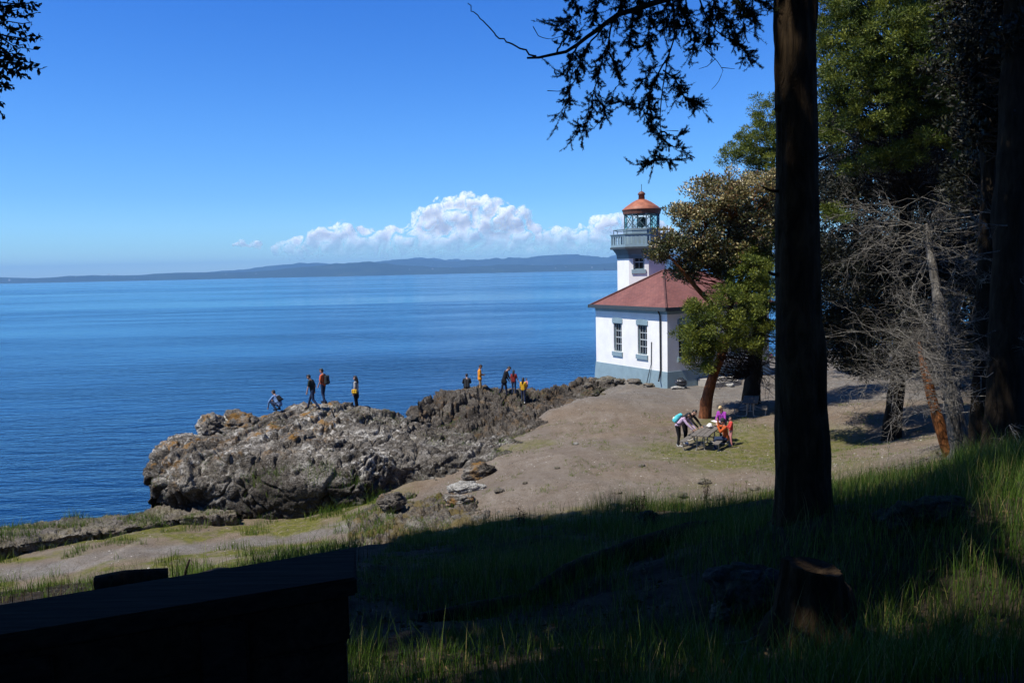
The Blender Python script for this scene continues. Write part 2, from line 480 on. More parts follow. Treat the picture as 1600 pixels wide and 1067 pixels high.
def zt_base(x, y):
    x = np.atleast_1d(np.asarray(x, float)); y = np.atleast_1d(np.asarray(y, float))
    out = np.empty(len(x))
    for s in range(0, len(x), 40000):
        q = np.stack([x[s:s + 40000], y[s:s + 40000]], 1)
        d2 = ((q[:, None, :] - CP[None, :, :2]) ** 2).sum(-1)
        out[s:s + 40000] = _tps(d2) @ _cw[:len(CP)] + _cw[len(CP)] + q @ _cw[len(CP) + 1:]
    sd = coast_sd(x, y)
    out = np.clip(out, -5, 30)
    cl = np.where(sd > 0, sd * 2.6 + 0.4, sd * 1.2)
    k = 0.5
    hmin = np.minimum(out, cl)
    return np.clip(hmin, -6, 40), sd
CLEAR = np.array([(-6, 28.5), (2, 28), (8, 27), (16, 27), (24, 33), (34, 60), (18, 64), (7, 60), (4.5, 50), (3, 46), (1.5, 40), (-1, 35), (-4, 32)], float)
def inpoly(x, y, poly):
    c = np.zeros(len(x), bool); j = len(poly) - 1
    for i in range(len(poly)):
        xi, yi = poly[i]; xj, yj = poly[j]
        c ^= ((yi > y) != (yj > y)) & (x < (xj - xi) * (y - yi) / (yj - yi + 1e-12) + xi)
        j = i
    return c
def zt(x, y):
    b, sd = zt_base(x, y)
    p = np.stack([np.atleast_1d(x), np.atleast_1d(y), np.zeros(np.size(x))], 1).astype(float)
    rough = np.where(sd < 4, 1.0, 0.35)
    near = smooth(27, 22, p[:, 1])
    b = b + fbm(p * 0.35, 3, 5) * 0.10 + fbm(p * 1.6, 3, 9) * (0.025 + 0.05 * near) + ridged(p * 0.8, 3, 3) * 0.22 * (rough > 0.5) * smooth(0, 3, sd)
    return b
def z1(x, y): return float(zt(np.array([x]), np.array([y]))[0])

xs = np.unique(np.concatenate([np.linspace(-120, -30, 46), np.arange(-30, 30, 0.2), np.linspace(30, 130, 60)]))
ys = np.unique(np.concatenate([np.linspace(-60, 2, 42), np.arange(2, 34, 0.14), np.arange(34, 66, 0.25), np.linspace(66, 110, 30)]))
GX, GY = np.meshgrid(xs, ys)
gx, gy = GX.ravel(), GY.ravel()
gz = zt(gx, gy)
ny, nx = GX.shape
ii = np.arange(ny * nx).reshape(ny, nx)
TF = np.stack([ii[:-1, :-1], ii[:-1, 1:], ii[1:, 1:], ii[1:, :-1]], -1).reshape(-1, 4)
g3 = np.stack([gx, gy, gz], 1)
g0 = np.stack([gx, gy, gx * 0], 1)
_sd = coast_sd(gx, gy)
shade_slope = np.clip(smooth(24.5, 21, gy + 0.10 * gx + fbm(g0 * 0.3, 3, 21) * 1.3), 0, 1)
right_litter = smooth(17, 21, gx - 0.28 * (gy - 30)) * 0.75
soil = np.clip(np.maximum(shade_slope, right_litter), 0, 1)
tc = np.array([(PZ(1150, 690, 6.5)[0], PZ(1150, 690, 6.5)[1])])
gdist = np.hypot((gx - tc[0, 0] - 0.5) / 4.8, (gy - tc[0, 1] + 1.0) / 6.5)
green = smooth(1.25, 0.35, gdist + fbm(g0 * 0.5, 4, 31) * 0.42) * 0.75
yp = PZ(825, 690, 6.0)
green = np.maximum(green, smooth(1.2, 0.5, np.hypot((gx - yp[0]) / 1.7, (gy - yp[1]) / 0.8) + fbm(g0 * 0.9, 3, 33) * 0.4) * 0.55)
lp = smooth(-4, -6, gx) * smooth(19, 21, gy)
pathc = np.interp(gx, [-30, -20, -16, -13, -10, -7, -5.5], [27, 26.8, 27.0, 28.6, 29.8, 30.6, 30.4])
green = np.maximum(green, lp * smooth(0.75, 1.6, np.abs(gy - pathc) + fbm(g0 * 0.8, 4, 35) * 0.9) * np.clip(.5 + 1.2 * fbm(g0 * 1.1, 3, 36), .05, 1))
green = np.maximum(green, smooth(26.5, 24.5, gy - 0.0 * gx) * smooth(20, 22.5, gy) * smooth(-5, -3, gx) * (0.4 + 0.5 * fbm(g0 * 0.6, 3, 41)))
gp = smooth(43, 49, gy + 0.15 * gx + fbm(g0 * 0.25, 3, 51) * 2.5)
gravel = np.clip(gp + 0.35 * smooth(0.0, 0.5, fbm(g0 * 0.22, 3, 61)) , 0, 1)
gravel = np.maximum(gravel, lp * smooth(1.3, .5, np.abs(gy - pathc)))
rocky = smooth(3.0, 0.8, _sd + fbm(g0 * 0.6, 3, 71) * 0.8)

mt, nt, b = new_mat('ground')
p = pos(nt)
na = noise(nt, p, 0.5, 5, 0.6); nb = noise(nt, p, 6.0, 5, 0.65); nc = noise(nt, p, 28.0, 4, 0.7)
dirt = ramp(nt, na, [(0.3, (0.185, 0.134, 0.092)), (0.7, (0.265, 0.208, 0.150))])
gravc = ramp(nt, nb, [(0.3, (0.165, 0.155, 0.140)), (0.7, (0.235, 0.222, 0.205))])
c = mixc(nt, attr(nt, 'gravel'), dirt, gravc)
c = mixc(nt, ramp(nt, nc, [(0.38, 0.8), (0.52, 0.0)]), c, (0.055, 0.048, 0.038))
c = mixc(nt, ramp(nt, nc, [(0.58, 0.0), (0.68, 0.7)]), c, (0.38, 0.35, 0.31))
c = mixc(nt, ramp(nt, noise(nt, p, 1.7, 5, 0.65), [(0.42, 0.0), (0.68, 0.55)]), c, (0.10, 0.07, 0.047))
c = mixc(nt, ramp(nt, noise(nt, p, 0.16, 4, 0.6, 1.2), [(0.40, 0.0), (0.62, 0.55)]), c, (0.145, 0.118, 0.092))
c = mixc(nt, ramp(nt, noise(nt, pos(nt, (0.9, 0.22, 1)), 1.0, 5, 0.65, .6), [(0.50, 0.0), (0.72, 0.5)]), c, (0.27, 0.235, 0.195))
c = mixc(nt, ramp(nt, noise(nt, p, 11.0, 4, 0.75), [(0.33, 0.7), (0.45, 0.0)]), c, (0.05, 0.036, 0.024))
gr = ramp(nt, nb, [(0.3, (0.06, 0.065, 0.015)), (0.55, (0.12, 0.12, 0.026)), (0.75, (0.20, 0.165, 0.06))])
gf = nd(nt, 'ShaderNodeMath', {0: attr(nt, 'green'), 1: ramp(nt, noise(nt, p, 2.4, 6, 0.7), [(0.34, 0.15), (0.56, 1.25)])}, operation='MULTIPLY')
gf.use_clamp = True
c = mixc(nt, gf.outputs[0], c, gr)
c = mixc(nt, attr(nt, 'rocky'), c, ramp(nt, nb, [(0.3, (0.06, 0.052, 0.042)), (0.7, (0.2, 0.18, 0.155))]))
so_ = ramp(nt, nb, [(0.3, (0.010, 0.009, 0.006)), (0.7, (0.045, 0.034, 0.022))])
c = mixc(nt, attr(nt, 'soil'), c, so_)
nt.links.new(c, b.inputs['Base Color'])
b.inputs['Roughness'].default_value = 0.95; b.inputs['Specular IOR Level'].default_value = 0.15
hh = nd(nt, 'ShaderNodeMath', {0: nb, 1: nc}, operation='ADD')
bump(nt, b, hh.outputs[0], 0.8, 0.05)
M['ground'] = mt
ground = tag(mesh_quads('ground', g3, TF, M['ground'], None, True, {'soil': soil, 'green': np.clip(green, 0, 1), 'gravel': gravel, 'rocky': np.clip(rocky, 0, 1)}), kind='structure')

# ---------------------------------------------------------------- water, hills
mt, nt, b = new_mat('sea_water')
b.inputs['Base Color'].default_value = (0.0008, 0.0085, 0.034, 1)
b.inputs['IOR'].default_value = 1.33
b.inputs['Specular IOR Level'].default_value = 0.38
slick = ramp(nt, noise(nt, pos(nt, (0.0005, 0.0026, 1)), 1.0, 5, 0.6, 0.8), [(0.44, 1.0), (0.58, 0.10)])
sl2 = ramp(nt, noise(nt, pos(nt, (0.010, 0.045, 1)), 1.0, 5, 0.6, 0.5), [(0.38, 1.0), (0.62, 0.35)])
w1 = noise(nt, pos(nt, (0.16, 0.42, 1)), 1.0, 4, 0.55, 0.4)
w2 = noise(nt, pos(nt, (0.7, 1.5, 1)), 1.0, 5, 0.6, 0.3)
h = nd(nt, 'ShaderNodeMath', {0: w1, 1: 2.2}, operation='MULTIPLY').outputs[0]
h = nd(nt, 'ShaderNodeMath', {0: h, 1: w2}, operation='ADD').outputs[0]
k = nd(nt, 'ShaderNodeMath', {0: slick, 1: sl2}, operation='MULTIPLY').outputs[0]
bp = nd(nt, 'ShaderNodeBump', {'Distance': 0.22})
nt.links.new(h, bp.inputs['Height']); nt.links.new(k, bp.inputs['Strength'])
fr_ = nd(nt, 'ShaderNodeFresnel', {'IOR': 1.33, 'Normal': bp.outputs[0]})
df_ = nd(nt, 'ShaderNodeBsdfDiffuse', {'Color': (0.0012, 0.018, 0.062, 1)})
gl_ = nd(nt, 'ShaderNodeBsdfGlossy', {'Color': (0.58, 0.85, 1.0, 1), 'Roughness': 0.10, 'Normal': bp.outputs[0]})
mx_ = nd(nt, 'ShaderNodeMixShader', {0: fr_.outputs[0], 1: df_.outputs[0], 2: gl_.outputs[0]})
nt.links.new(mx_.outputs[0], nt.nodes['Material Output'].inputs['Surface'])
M['water'] = mt
mb = MB()
mb.add([(-60000, -2000, 0), (60000, -2000, 0), (60000, 20500, 0), (-60000, 20500, 0)], [(0, 1, 2, 3)])
tag(mb.build('water', M['water']), kind='structure')

mt, nt, b = new_mat('far_forest')
n = noise(nt, pos(nt, (0.004, 0.004, 0.012)), 1.0, 6, 0.7)
nt.links.new(ramp(nt, n, [(0.35, (0.010, 0.020, 0.012)), (0.62, (0.028, 0.045, 0.024)), (0.78, (0.11, 0.11, 0.075))]), b.inputs['Base Color'])
b.inputs['Roughness'].default_value = 1.0; b.inputs['Specular IOR Level'].default_value = 0.0
M['hills'] = mt
def hill(name, prof, D, depth, seed, rough=1.0):
    """ridge through photo silhouette points (px, py) at distance D"""
    prof = sorted(prof)
    pts = np.array([P(a, bb, D) for a, bb in prof])
    n_u, n_v = 420, 26
    X = np.linspace(pts[0, 0], pts[-1, 0], n_u)
    H = np.maximum(np.interp(X, pts[:, 0], pts[:, 2]), 2.0)
    v = np.linspace(-1, 1, n_v)
    V = np.zeros((n_u, n_v, 3))
    V[:, :, 0] = X[:, None]; V[:, :, 1] = D + v[None, :] * depth
    q = np.stack([np.repeat(X, n_v), V[:, :, 1].ravel(), np.zeros(n_u * n_v)], 1)
    nz = fbm(q / 900.0, 4, seed).reshape(n_u, n_v) * 0.20 * rough + fbm(q / 130.0, 3, seed + 9).reshape(n_u, n_v) * 0.10
    sh = np.clip(1 - np.abs(v) ** 1.6, 0, 1)[None, :]
    V[:, :, 2] = H[:, None] * np.clip(sh * (1.08 - 0.75 * np.clip(nz + .12, 0, 1)), -0.02, 2) - 3.0
    idx = np.arange(n_u * n_v).reshape(n_u, n_v)
    F = np.stack([idx[:-1, :-1], idx[1:, :-1], idx[1:, 1:], idx[:-1, 1:]], -1).reshape(-1, 4)
    return tag(mesh_quads(name, V.reshape(-1, 3), F, M['hills'], None, True), kind='structure')
hill('hills', [(-500, 447), (-300, 440), (-60, 438), (0, 433), (60, 435), (110, 431), (150, 429), (200, 429), (260, 427), (330, 425.5), (400, 425), (450, 420), (500, 416), (545, 411), (570, 407), (600, 408.5), (640, 413), (690, 416), (760, 414), (840, 414), (900, 412), (960, 411), (1060, 408), (1200, 406), (1400, 403), (1700, 400)], 11500, 1200, 3)
hill('hills', [(300, 428), (400, 419), (440, 413.5), (480, 411), (520, 412.5), (590, 409), (640, 405.5), (690, 406), (730, 402.5), (770, 404), (830, 402), (880, 399.5), (910, 398.5), (960, 402), (1020, 401), (1100, 398), (1250, 396), (1500, 395), (1800, 394)], 15000, 1300, 13)
hill('hills', [(560, 413), (640, 404), (700, 402), (760, 403), (820, 403.5), (900, 402), (960, 398), (1020, 396), (1200, 392), (1500, 392), (1900, 396)], 18000, 1200, 23)

# ---------------------------------------------------------------- rocks: lofted outcrops
ROCKS = []
def loft_rock(name, cols, mat, nu, nv, amp=1.0, seed=0, back=4.0, cell=0.75, ochre_fn=None, tilt=0.35, bs=1.0, dz=0.0, holes=None):
    """cols: (px, [(py, D) crest ... foot]); each column gets a back slope into the sea or the ground"""
    K = max(len(c[1]) for c in cols)
    C = []
    for px, pr in cols:
        pts = [P(e_[2] if len(e_) > 2 else px, e_[0], e_[1]) for e_ in pr]
        cr0_ = pts[0]
        bk = [np.array([cr0_[0] * (1 + back / cr0_[1]), cr0_[1] + back, -1.5]), np.array([cr0_[0] * (1 + 0.4 * back / cr0_[1]), cr0_[1] + 0.45 * back, cr0_[2] - 0.9])]
        ft = pts[-1]; fo = np.array([ft[0], ft[1] + 0.8, ft[2] - 1.6])
        pts = bk + pts + [fo]
        pts = np.array(pts)
        s = np.concatenate([[0], np.cumsum(np.linalg.norm(np.diff(pts, axis=0), axis=1))]); s /= s[-1]
        t = np.linspace(0, 1, nv)
        C.append(np.stack([np.interp(t, s, pts[:, i]) for i in range(3)], 1))
    C = np.array(C)
    # smooth the profiles a little
    for _ in range(int(nv * 0.12)):
        C[:, 1:-1] = 0.25 * C[:, :-2] + 0.5 * C[:, 1:-1] + 0.25 * C[:, 2:]
    uu = np.linspace(0, len(cols) - 1, nu)
    i0 = np.clip(np.floor(uu).astype(int), 0, len(cols) - 2); f = uu - i0
    im = np.clip(i0 - 1, 0, None); i2 = np.clip(i0 + 2, None, len(cols) - 1)
    f = f[:, None, None]
    p0, p1, p2, p3 = C[im], C[i0], C[i0 + 1], C[i2]
    V = 0.5 * (2 * p1 + (p2 - p0) * f + (2 * p0 - 5 * p1 + 4 * p2 - p3) * f ** 2 + (3 * p1 - p0 - 3 * p2 + p3) * f ** 3)
    du = np.gradient(V, axis=0); dv = np.gradient(V, axis=1)
    N = unit(np.cross(du, dv)).reshape(-1, 3)
    if N[len(N) // 2][2] < 0: N = -N
    V = V.reshape(-1, 3)
    q = V + fbm(V * 0.5, 2, seed + 40)[:, None] * 0.3
    q = q * np.array([1, 1, 1.25]); q[:, 2] += q[:, 0] * tilt
    d1, d2, idv = worley(q * cell, seed)
    e1 = d2 - d1
    d1b, d2b, idb = worley(q * cell * 2.6, seed + 3)
    e2 = d2b - d1b
    disp = fbm(V * 0.28, 3, seed + 1) * 0.28
    wp = V + np.stack([fbm(V * 0.6, 3, seed + 70 + i) for i in range(3)], 1) * 0.55
    for nrm, per, am, sd_ in (((0.40, 0.30, 0.87), 1.15, .21, 1), ((0.85, -0.45, 0.28), 1.9, .24, 2), ((-0.35, 0.88, 0.32), 1.6, .17, 3), ((0.55, 0.2, 0.8), 0.42, .06, 4), ((0.7, -0.7, 0.1), 0.6, .05, 5)):
        t_ = wp @ np.array(nrm) / (per * bs)
        fr_ = t_ - np.floor(t_)
        lv_ = _h(np.floor(t_), np.floor(t_) * 0, np.floor(t_) * 0, seed + sd_)
        disp += (np.where(fr_ < .94, fr_ / .94, (1 - fr_) / .06) - .5) * am * bs * (0.35 + 0.9 * lv_) * smooth(-.5, .45, fbm(V * 0.33, 2, seed + 80 + sd_))
    crk = np.zeros(len(V))
    for nrm, per, sd_ in (((0.45, 0.25, 0.86), .85, 1), ((0.88, -0.42, 0.2), 1.35, 2), ((0.6, 0.5, -0.62), 1.6, 3)):
        t_ = wp @ np.array(nrm) / (per * bs) + fbm(V * .9, 2, seed + 90) * .18
        dd_ = np.abs(t_ - np.round(t_)) * per * bs
        gate = smooth(.0, .35, fbm(V * .55 + sd_ * 9, 2, seed + 95 + sd_) + .12)
        crk = np.maximum(crk, np.exp(-(dd_ / .05) ** 2) * gate)
    disp -= crk * .26
    g1, g2, gid = worley((wp * np.array([1, 1, 1.5])) * 2.6 / bs, seed + 31)
    disp += ((gid - .5) * .11 - .045 * np.exp(-(g2 - g1) / .05)) * (0.35 + smooth(-.3, .4, fbm(V * .5, 2, seed + 33)))
    h1, h2, hid = worley(wp * 6.5, seed + 41)
    disp += (hid - .5) * .035
    disp += (idv - 0.5) * 0.16 - 0.16 * np.exp(-e1 / 0.03)
    disp += ((idb - 0.5) * 0.07 - 0.05 * np.exp(-e2 / 0.06))
    disp += fbm(V * 2.4, 4, seed + 2) * 0.032 + ridged(V * np.array([1.2, 1.2, 3.4]), 3, seed + 5) * .05 + fbm(V * 7.0, 2, seed + 6) * .022
    V = V + N * (disp * amp)[:, None] + np.array([0, 0, dz])
    idx = np.arange(nu * nv).reshape(nu, nv)
    F = np.stack([idx[:-1, :-1], idx[1:, :-1], idx[1:, 1:], idx[:-1, 1:]], -1).reshape(-1, 4)
    if holes:
        for hx, hy, hD, hr, hd in holes:
            hc_ = P(hx, hy, hD); V = V - N * (hd * np.exp(-((V - hc_) ** 2).sum(1) / hr ** 2))[:, None]
    oc = ochre_fn(V, N) if ochre_fn else np.full(len(V), 0.6)
    o = mesh_quads(name, V, F, mat, None, False, {'ochre': oc})
    ROCKS.append((o, V, F))
    return o
def och(V, N):
    # yellow lichen along the seaward rim
    pL = P(240, 720, 37)
    r = smooth(4.0, 0.5, np.hypot(V[:, 0] - pL[0], (V[:, 2] - pL[2] - 1.0) * 1.2))
    top = smooth(6.2, 7.1, V[:, 2]) * smooth(-6.5, -10.5, V[:, 0])
    return np.clip(np.maximum(r, top) * 1.15, 0, 1)
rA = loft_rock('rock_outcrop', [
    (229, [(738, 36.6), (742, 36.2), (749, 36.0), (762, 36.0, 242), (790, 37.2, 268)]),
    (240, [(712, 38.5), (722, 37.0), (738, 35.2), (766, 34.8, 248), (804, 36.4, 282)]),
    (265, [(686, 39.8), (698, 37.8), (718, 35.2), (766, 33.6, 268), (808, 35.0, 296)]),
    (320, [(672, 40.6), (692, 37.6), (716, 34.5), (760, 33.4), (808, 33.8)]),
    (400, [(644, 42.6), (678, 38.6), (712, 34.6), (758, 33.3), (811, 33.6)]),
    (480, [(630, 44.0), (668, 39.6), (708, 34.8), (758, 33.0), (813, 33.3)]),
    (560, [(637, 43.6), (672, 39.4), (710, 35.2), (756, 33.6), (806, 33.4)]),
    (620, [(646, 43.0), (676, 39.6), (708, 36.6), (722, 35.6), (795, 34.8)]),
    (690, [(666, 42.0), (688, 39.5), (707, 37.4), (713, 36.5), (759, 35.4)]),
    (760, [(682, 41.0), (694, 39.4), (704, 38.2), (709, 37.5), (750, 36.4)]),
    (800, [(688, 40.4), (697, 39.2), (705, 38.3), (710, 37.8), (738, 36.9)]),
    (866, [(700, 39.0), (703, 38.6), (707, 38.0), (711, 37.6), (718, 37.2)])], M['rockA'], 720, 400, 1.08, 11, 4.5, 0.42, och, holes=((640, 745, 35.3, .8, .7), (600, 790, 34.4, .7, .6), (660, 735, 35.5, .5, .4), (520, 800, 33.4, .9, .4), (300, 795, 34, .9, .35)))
tag(rA, 'big grey lichen-covered rock outcrop overhanging the water on the left', 'rock outcrop')
rB = loft_rock('rock_outcrop', [
    (655, [(640, 49), (643, 48), (647, 47), (652, 46), (658, 45.4)]),
    (690, [(620, 51.5), (632, 50), (645, 48), (658, 46.4), (670, 45.2)]),
    (730, [(611, 52.6), (622, 51), (640, 48.5), (664, 45.4), (690, 42.6)]),
    (790, [(609, 52.4), (619, 51), (638, 48.6), (662, 45), (692, 41.6)]),
    (850, [(608, 53), (616, 52), (628, 50.2), (642, 47), (670, 43)]),
    (900, [(597, 56), (604, 55), (611, 53.6), (620, 51), (636, 47.6)]),
    (950, [(583, 60.6), (590, 59), (597, 57.2), (602, 56), (607, 55)]),
    (1000, [(590, 60), (594, 59), (599, 57.6), (603, 56.4), (607, 55.2)])], M['rockB'], 560, 240, 1.45, 23, 4.0, 0.5, None, bs=.8, dz=.05, holes=((690, 655, 46.5, .9, .5), (760, 660, 45.5, .7, .5), (820, 640, 48, .6, .4)))
tag(rB, 'dark brown rock outcrop by the sea where the group of five stands', 'rock outcrop')
rC = loft_rock('rock_ledge', [
    (545, [(812, 30.0), (820, 28.5), (830, 27), (842, 25.6), (856, 24.2)]),
    (590, [(790, 31.2), (803, 29), (818, 27.2), (834, 25.6), (852, 24.0)]),
    (650, [(779, 31.5), (793, 29.5), (808, 27.4), (822, 25.8), (842, 24.0)]),
    (730, [(773, 31.0), (786, 29), (798, 27.4), (812, 25.8), (830, 24.0)]),
    (800, [(780, 29.4), (791, 28), (802, 26.6), (814, 25.2), (826, 24.0)]),
    (880, [(794, 28), (801, 27), (808, 26), (816, 25), (824, 24)]),
    (960, [(805, 26.4), (809, 25.8), (813, 25.2), (818, 24.6), (822, 24)])], M['rockC'], 300, 110, 0.8, 37, 2.0, 0.9, None, bs=.7)
tag(rC, 'mossy broken rock ledge between the grassy slope and the gravel clearing', 'rock ledge')
rD = loft_rock('rock_ledge', [
    (-160, [(868, 31.2), (876, 30), (884, 29), (892, 28.2)]),
    (-60, [(853, 31.8), (862, 30.6), (872, 29.4), (884, 28.2)]),
    (20, [(840, 32.4), (851, 31), (862, 29.8), (874, 28.7)]),
    (110, [(826, 33.8), (838, 32.4), (848, 31.2), (858, 30.3)]),
    (200, [(820, 34.4), (829, 33.2), (838, 32.2), (846, 31.4)]),
    (270, [(808, 35.2), (817, 34), (825, 33.2), (832, 32.4)]),
    (330, [(809, 34.4), (815, 33.6), (822, 32.8), (827, 32.2)]),
    (370, [(818, 33.4), (821, 33), (824, 32.6), (827, 32.2)])], M['rockD'], 300, 90, 0.7, 53, 2.0, 1.0, None, bs=.55, dz=.62)
tag(rD, 'low weathered rock shelf on the seaward side of the lower path', 'rock ledge')

_bv = []
for o, V, F in ROCKS:
    _bv.append(BVHTree.FromPolygons([tuple(v) for v in V.tolist()], F.tolist()))
def surf_z(x, y):
    z = z1(x, y)
    for t in _bv:
        h = t.ray_cast(Vector((x, y, 40)), Vector((0, 0, -1)))
        if h[0] is not None: z = max(z, h[0].z)
    return z

def boulder(name, c, size, mat, label, cat='boulder', group=None, seed=1, sub=5, rz=0.0, amp=1.0, sink=0.25):
    bm = bmesh.new(); bmesh.ops.create_icosphere(bm, subdivisions=sub, radius=1.0)
    V = np.array([v.co[:] for v in bm.verts]); F = np.array([[v.index for v in f.verts] for f in bm.faces]); bm.free()
    N = V.copy()
    q = V * 1.1 + seed * 3.7
    d1, d2, idv = worley(q * 1.3, seed)
    r = 1 + (fbm(q, 4, seed) * 0.22 + (idv - 0.5) * 0.3 - 0.14 * np.exp(-(d2 - d1) / 0.08) + fbm(q * 5, 3, seed) * 0.03) * amp
    V = N * r[:, None] * np.array(size)
    ca, sa = math.cos(rz), math.sin(rz)
    V = np.stack([V[:, 0] * ca - V[:, 1] * sa, V[:, 0] * sa + V[:, 1] * ca, V[:, 2]], 1)
    V = V + np.array(c) + np.array([0, 0, size[2] * (1 - 2 * sink)])
    o = mesh_quads(name, V, F, mat, None, False, {'ochre': np.full(len(V), 0.9)})
    return tag(o, label, cat, group)
q = P(330, 672, 41); boulder('boulder', (q[0], q[1], q[2] - 0.1), (0.66, 0.7, 0.62), M['rockA'], 'orange-lichened boulder perched on the seaward shoulder of the grey outcrop', seed=3, amp=1.7, sink=.35)
q = P(372, 668, 41.6); boulder('boulder', (q[0], q[1], q[2] - 0.2), (1.15, 0.9, 0.72), M['rockA'], 'ochre-topped block on the outcrop, right of the perched boulder', seed=8, amp=1.8, sink=.4)
q = P(660, 648, 50); boulder('boulder', (q[0], q[1], q[2] - 0.55), (0.95, 0.8, 0.75), M['rockB'], 'dark wet boulder at the water between the two outcrops', seed=4)
q = P(728, 768, 31.5); boulder('boulder', (q[0], q[1], surf_z(q[0], q[1])), (0.78, 0.4, 0.26), M['stone_pale'], 'white flat boulder lying at the edge of the clearing', seed=5, rz=0.15)
q = P(716, 800, 28.5); boulder('boulder', (q[0], q[1], surf_z(q[0], q[1])), (0.55, 0.4, 0.25), M['rockA'], 'grey slab-like stone on the mossy ledge below the white boulder', seed=6)
q = P(612, 800, 29.0); boulder('boulder', (q[0], q[1], surf_z(q[0], q[1])), (0.5, 0.45, 0.35), M['rockB'], 'dark angular boulder at the left end of the mossy ledge', seed=9)
q = P(750, 737, 34.5); boulder('boulder', (q[0], q[1], surf_z(q[0], q[1])), (0.75, 0.5, 0.36), M['rockA'], 'brown broken block leaning on the outcrop above the white boulder', seed=10, rz=0.5)
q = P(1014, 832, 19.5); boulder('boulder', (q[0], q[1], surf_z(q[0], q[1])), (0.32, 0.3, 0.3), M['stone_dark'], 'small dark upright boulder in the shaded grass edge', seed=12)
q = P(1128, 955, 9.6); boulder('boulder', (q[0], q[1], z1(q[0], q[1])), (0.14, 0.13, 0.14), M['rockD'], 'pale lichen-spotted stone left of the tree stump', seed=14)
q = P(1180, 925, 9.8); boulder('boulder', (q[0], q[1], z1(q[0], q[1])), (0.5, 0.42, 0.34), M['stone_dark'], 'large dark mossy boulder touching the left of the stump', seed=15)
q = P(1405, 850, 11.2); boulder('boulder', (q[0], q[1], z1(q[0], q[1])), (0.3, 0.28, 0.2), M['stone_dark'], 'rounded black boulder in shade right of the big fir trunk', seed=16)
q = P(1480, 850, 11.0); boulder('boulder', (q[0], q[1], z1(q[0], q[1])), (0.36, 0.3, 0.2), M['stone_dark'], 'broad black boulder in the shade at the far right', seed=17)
stones = [(1130, 597, 55.5, .28), (1141, 603, 54.2, .35), (900, 690, 37.2, .14), (1003, 726, 31.6, .16), (1102, 754, 28.8, .28), (1060, 772, 26.6, .30), (1000, 778, 26.2, .22), (1110, 782, 25.2, .34), (1180, 760, 26.5, .2), (1050, 785, 24.6, .35), (940, 606, 53.5, .3), (918, 600, 55, .35), (965, 770, 27.4, .14), (640, 765, 33, .3), (948, 593, 57.5, .75), (968, 597, 56.8, .45), (990, 597, 56.2, .6), (1014, 602, 55.2, .42), (925, 590, 58.5, .6), (672, 786, 29.5, .25), (820, 760, 30, .12), (870, 735, 32.4, .13), (780, 778, 29.2, .2)]
slab = {(1130, 597): 'pale flat stone by the lighthouse steps', (1141, 603): 'pale flat stone nearest the leaning red tree'}
for i, (a, bb, D, r) in enumerate(stones):
    q = P(a, bb, D)
    lb = slab.get((a, bb), 'small loose stone lying on the dirt of the clearing edge')
    o = boulder('stone', (q[0], q[1], surf_z(q[0], q[1])), (r, r * 0.8, r * 0.42), M['stone_pale'] if i < 3 else M['rockD'], lb, 'stone', None if (a, bb) in slab else 'loose stones around the clearing', seed=20 + i, sub=4, rz=i * 1.3)

# ---------------------------------------------------------------- lighthouse
M['white'] = plain('white_wall_paint', (0.80, 0.79, 0.76), 0.75, 0.05, 1.2, bmp=0.15)
M['blue'] = plain('blue_grey_paint', (0.215, 0.305, 0.345), 0.6, 0.08, 2.0)
M['bluedk'] = plain('slate_blue_paint', (0.095, 0.145, 0.165), 0.55, 0.08, 2.0)
M['gutter'] = plain('dark_gutter', (0.045, 0.055, 0.06), 0.5, 0.1)
M['copper'] = plain('rust_red_roof_paint', (0.33, 0.115, 0.060), 0.6, 0.25, 2.5)
M['copperdk'] = plain('brown_band', (0.16, 0.06, 0.035), 0.6, 0.2, 3.0)
M['sash'] = plain('window_sash_paint', (0.42, 0.46, 0.47), 0.5, 0.05)
M['black'] = plain('black_paint', (0.012, 0.012, 0.013), 0.5, 0.1)
M['concrete'] = plain('pale_concrete', (0.34, 0.32, 0.29), 0.85, 0.12, 4.0)
mt, nt, b = new_mat('window_glass')
b.inputs['Base Color'].default_value = (0.012, 0.015, 0.018, 1); b.inputs['Roughness'].default_value = 0.06
M['glass'] = mt
mt, nt, b = new_mat('lantern_glass')
b.inputs['Base Color'].default_value = (0.9, 1.0, 0.97, 1); b.inputs['Roughness'].default_value = 0.02
tr = nd(nt, 'ShaderNodeBsdfTransparent', {'Color': (0.90, 0.96, 0.95, 1)})
gl = nd(nt, 'ShaderNodeBsdfGlossy', {'Color': (0.9, 1, 0.97, 1), 'Roughness': 0.03})
fr = nd(nt, 'ShaderNodeFresnel', {'IOR': 1.5})
mx = nd(nt, 'ShaderNodeMixShader', {0: fr.outputs[0], 1: tr.outputs[0], 2: gl.outputs[0]})
nt.links.new(mx.outputs[0], nt.nodes['Material Output'].inputs['Surface'])
M['lglass'] = mt
# shingles
mt, nt, b = new_mat('red_shingle')
br = nd(nt, 'ShaderNodeTexBrick', {'Scale': 1.0, 'Mortar Size': 0.012, 'Brick Width': 0.3, 'Row Height': 0.16, 'Color1': (0.20, 0.070, 0.058, 1), 'Color2': (0.140, 0.050, 0.044, 1), 'Mortar': (0.07, 0.025, 0.022, 1)})
uvn = nd(nt, 'ShaderNodeUVMap'); nt.links.new(uvn.outputs[0], br.inputs['Vector'])
cc = mixc(nt, ramp(nt, noise(nt, pos(nt), 0.9, 4, 0.6), [(0.4, 0.0), (0.75, 0.45)]), br.outputs['Color'], (0.27, 0.115, 0.095))
cc = mixc(nt, ramp(nt, noise(nt, pos(nt), 3.5, 4, 0.6), [(0.45, 0.0), (0.75, 0.5)]), cc, (0.13, 0.055, 0.05))
nt.links.new(cc, b.inputs['Base Color']); b.inputs['Roughness'].default_value = 0.85
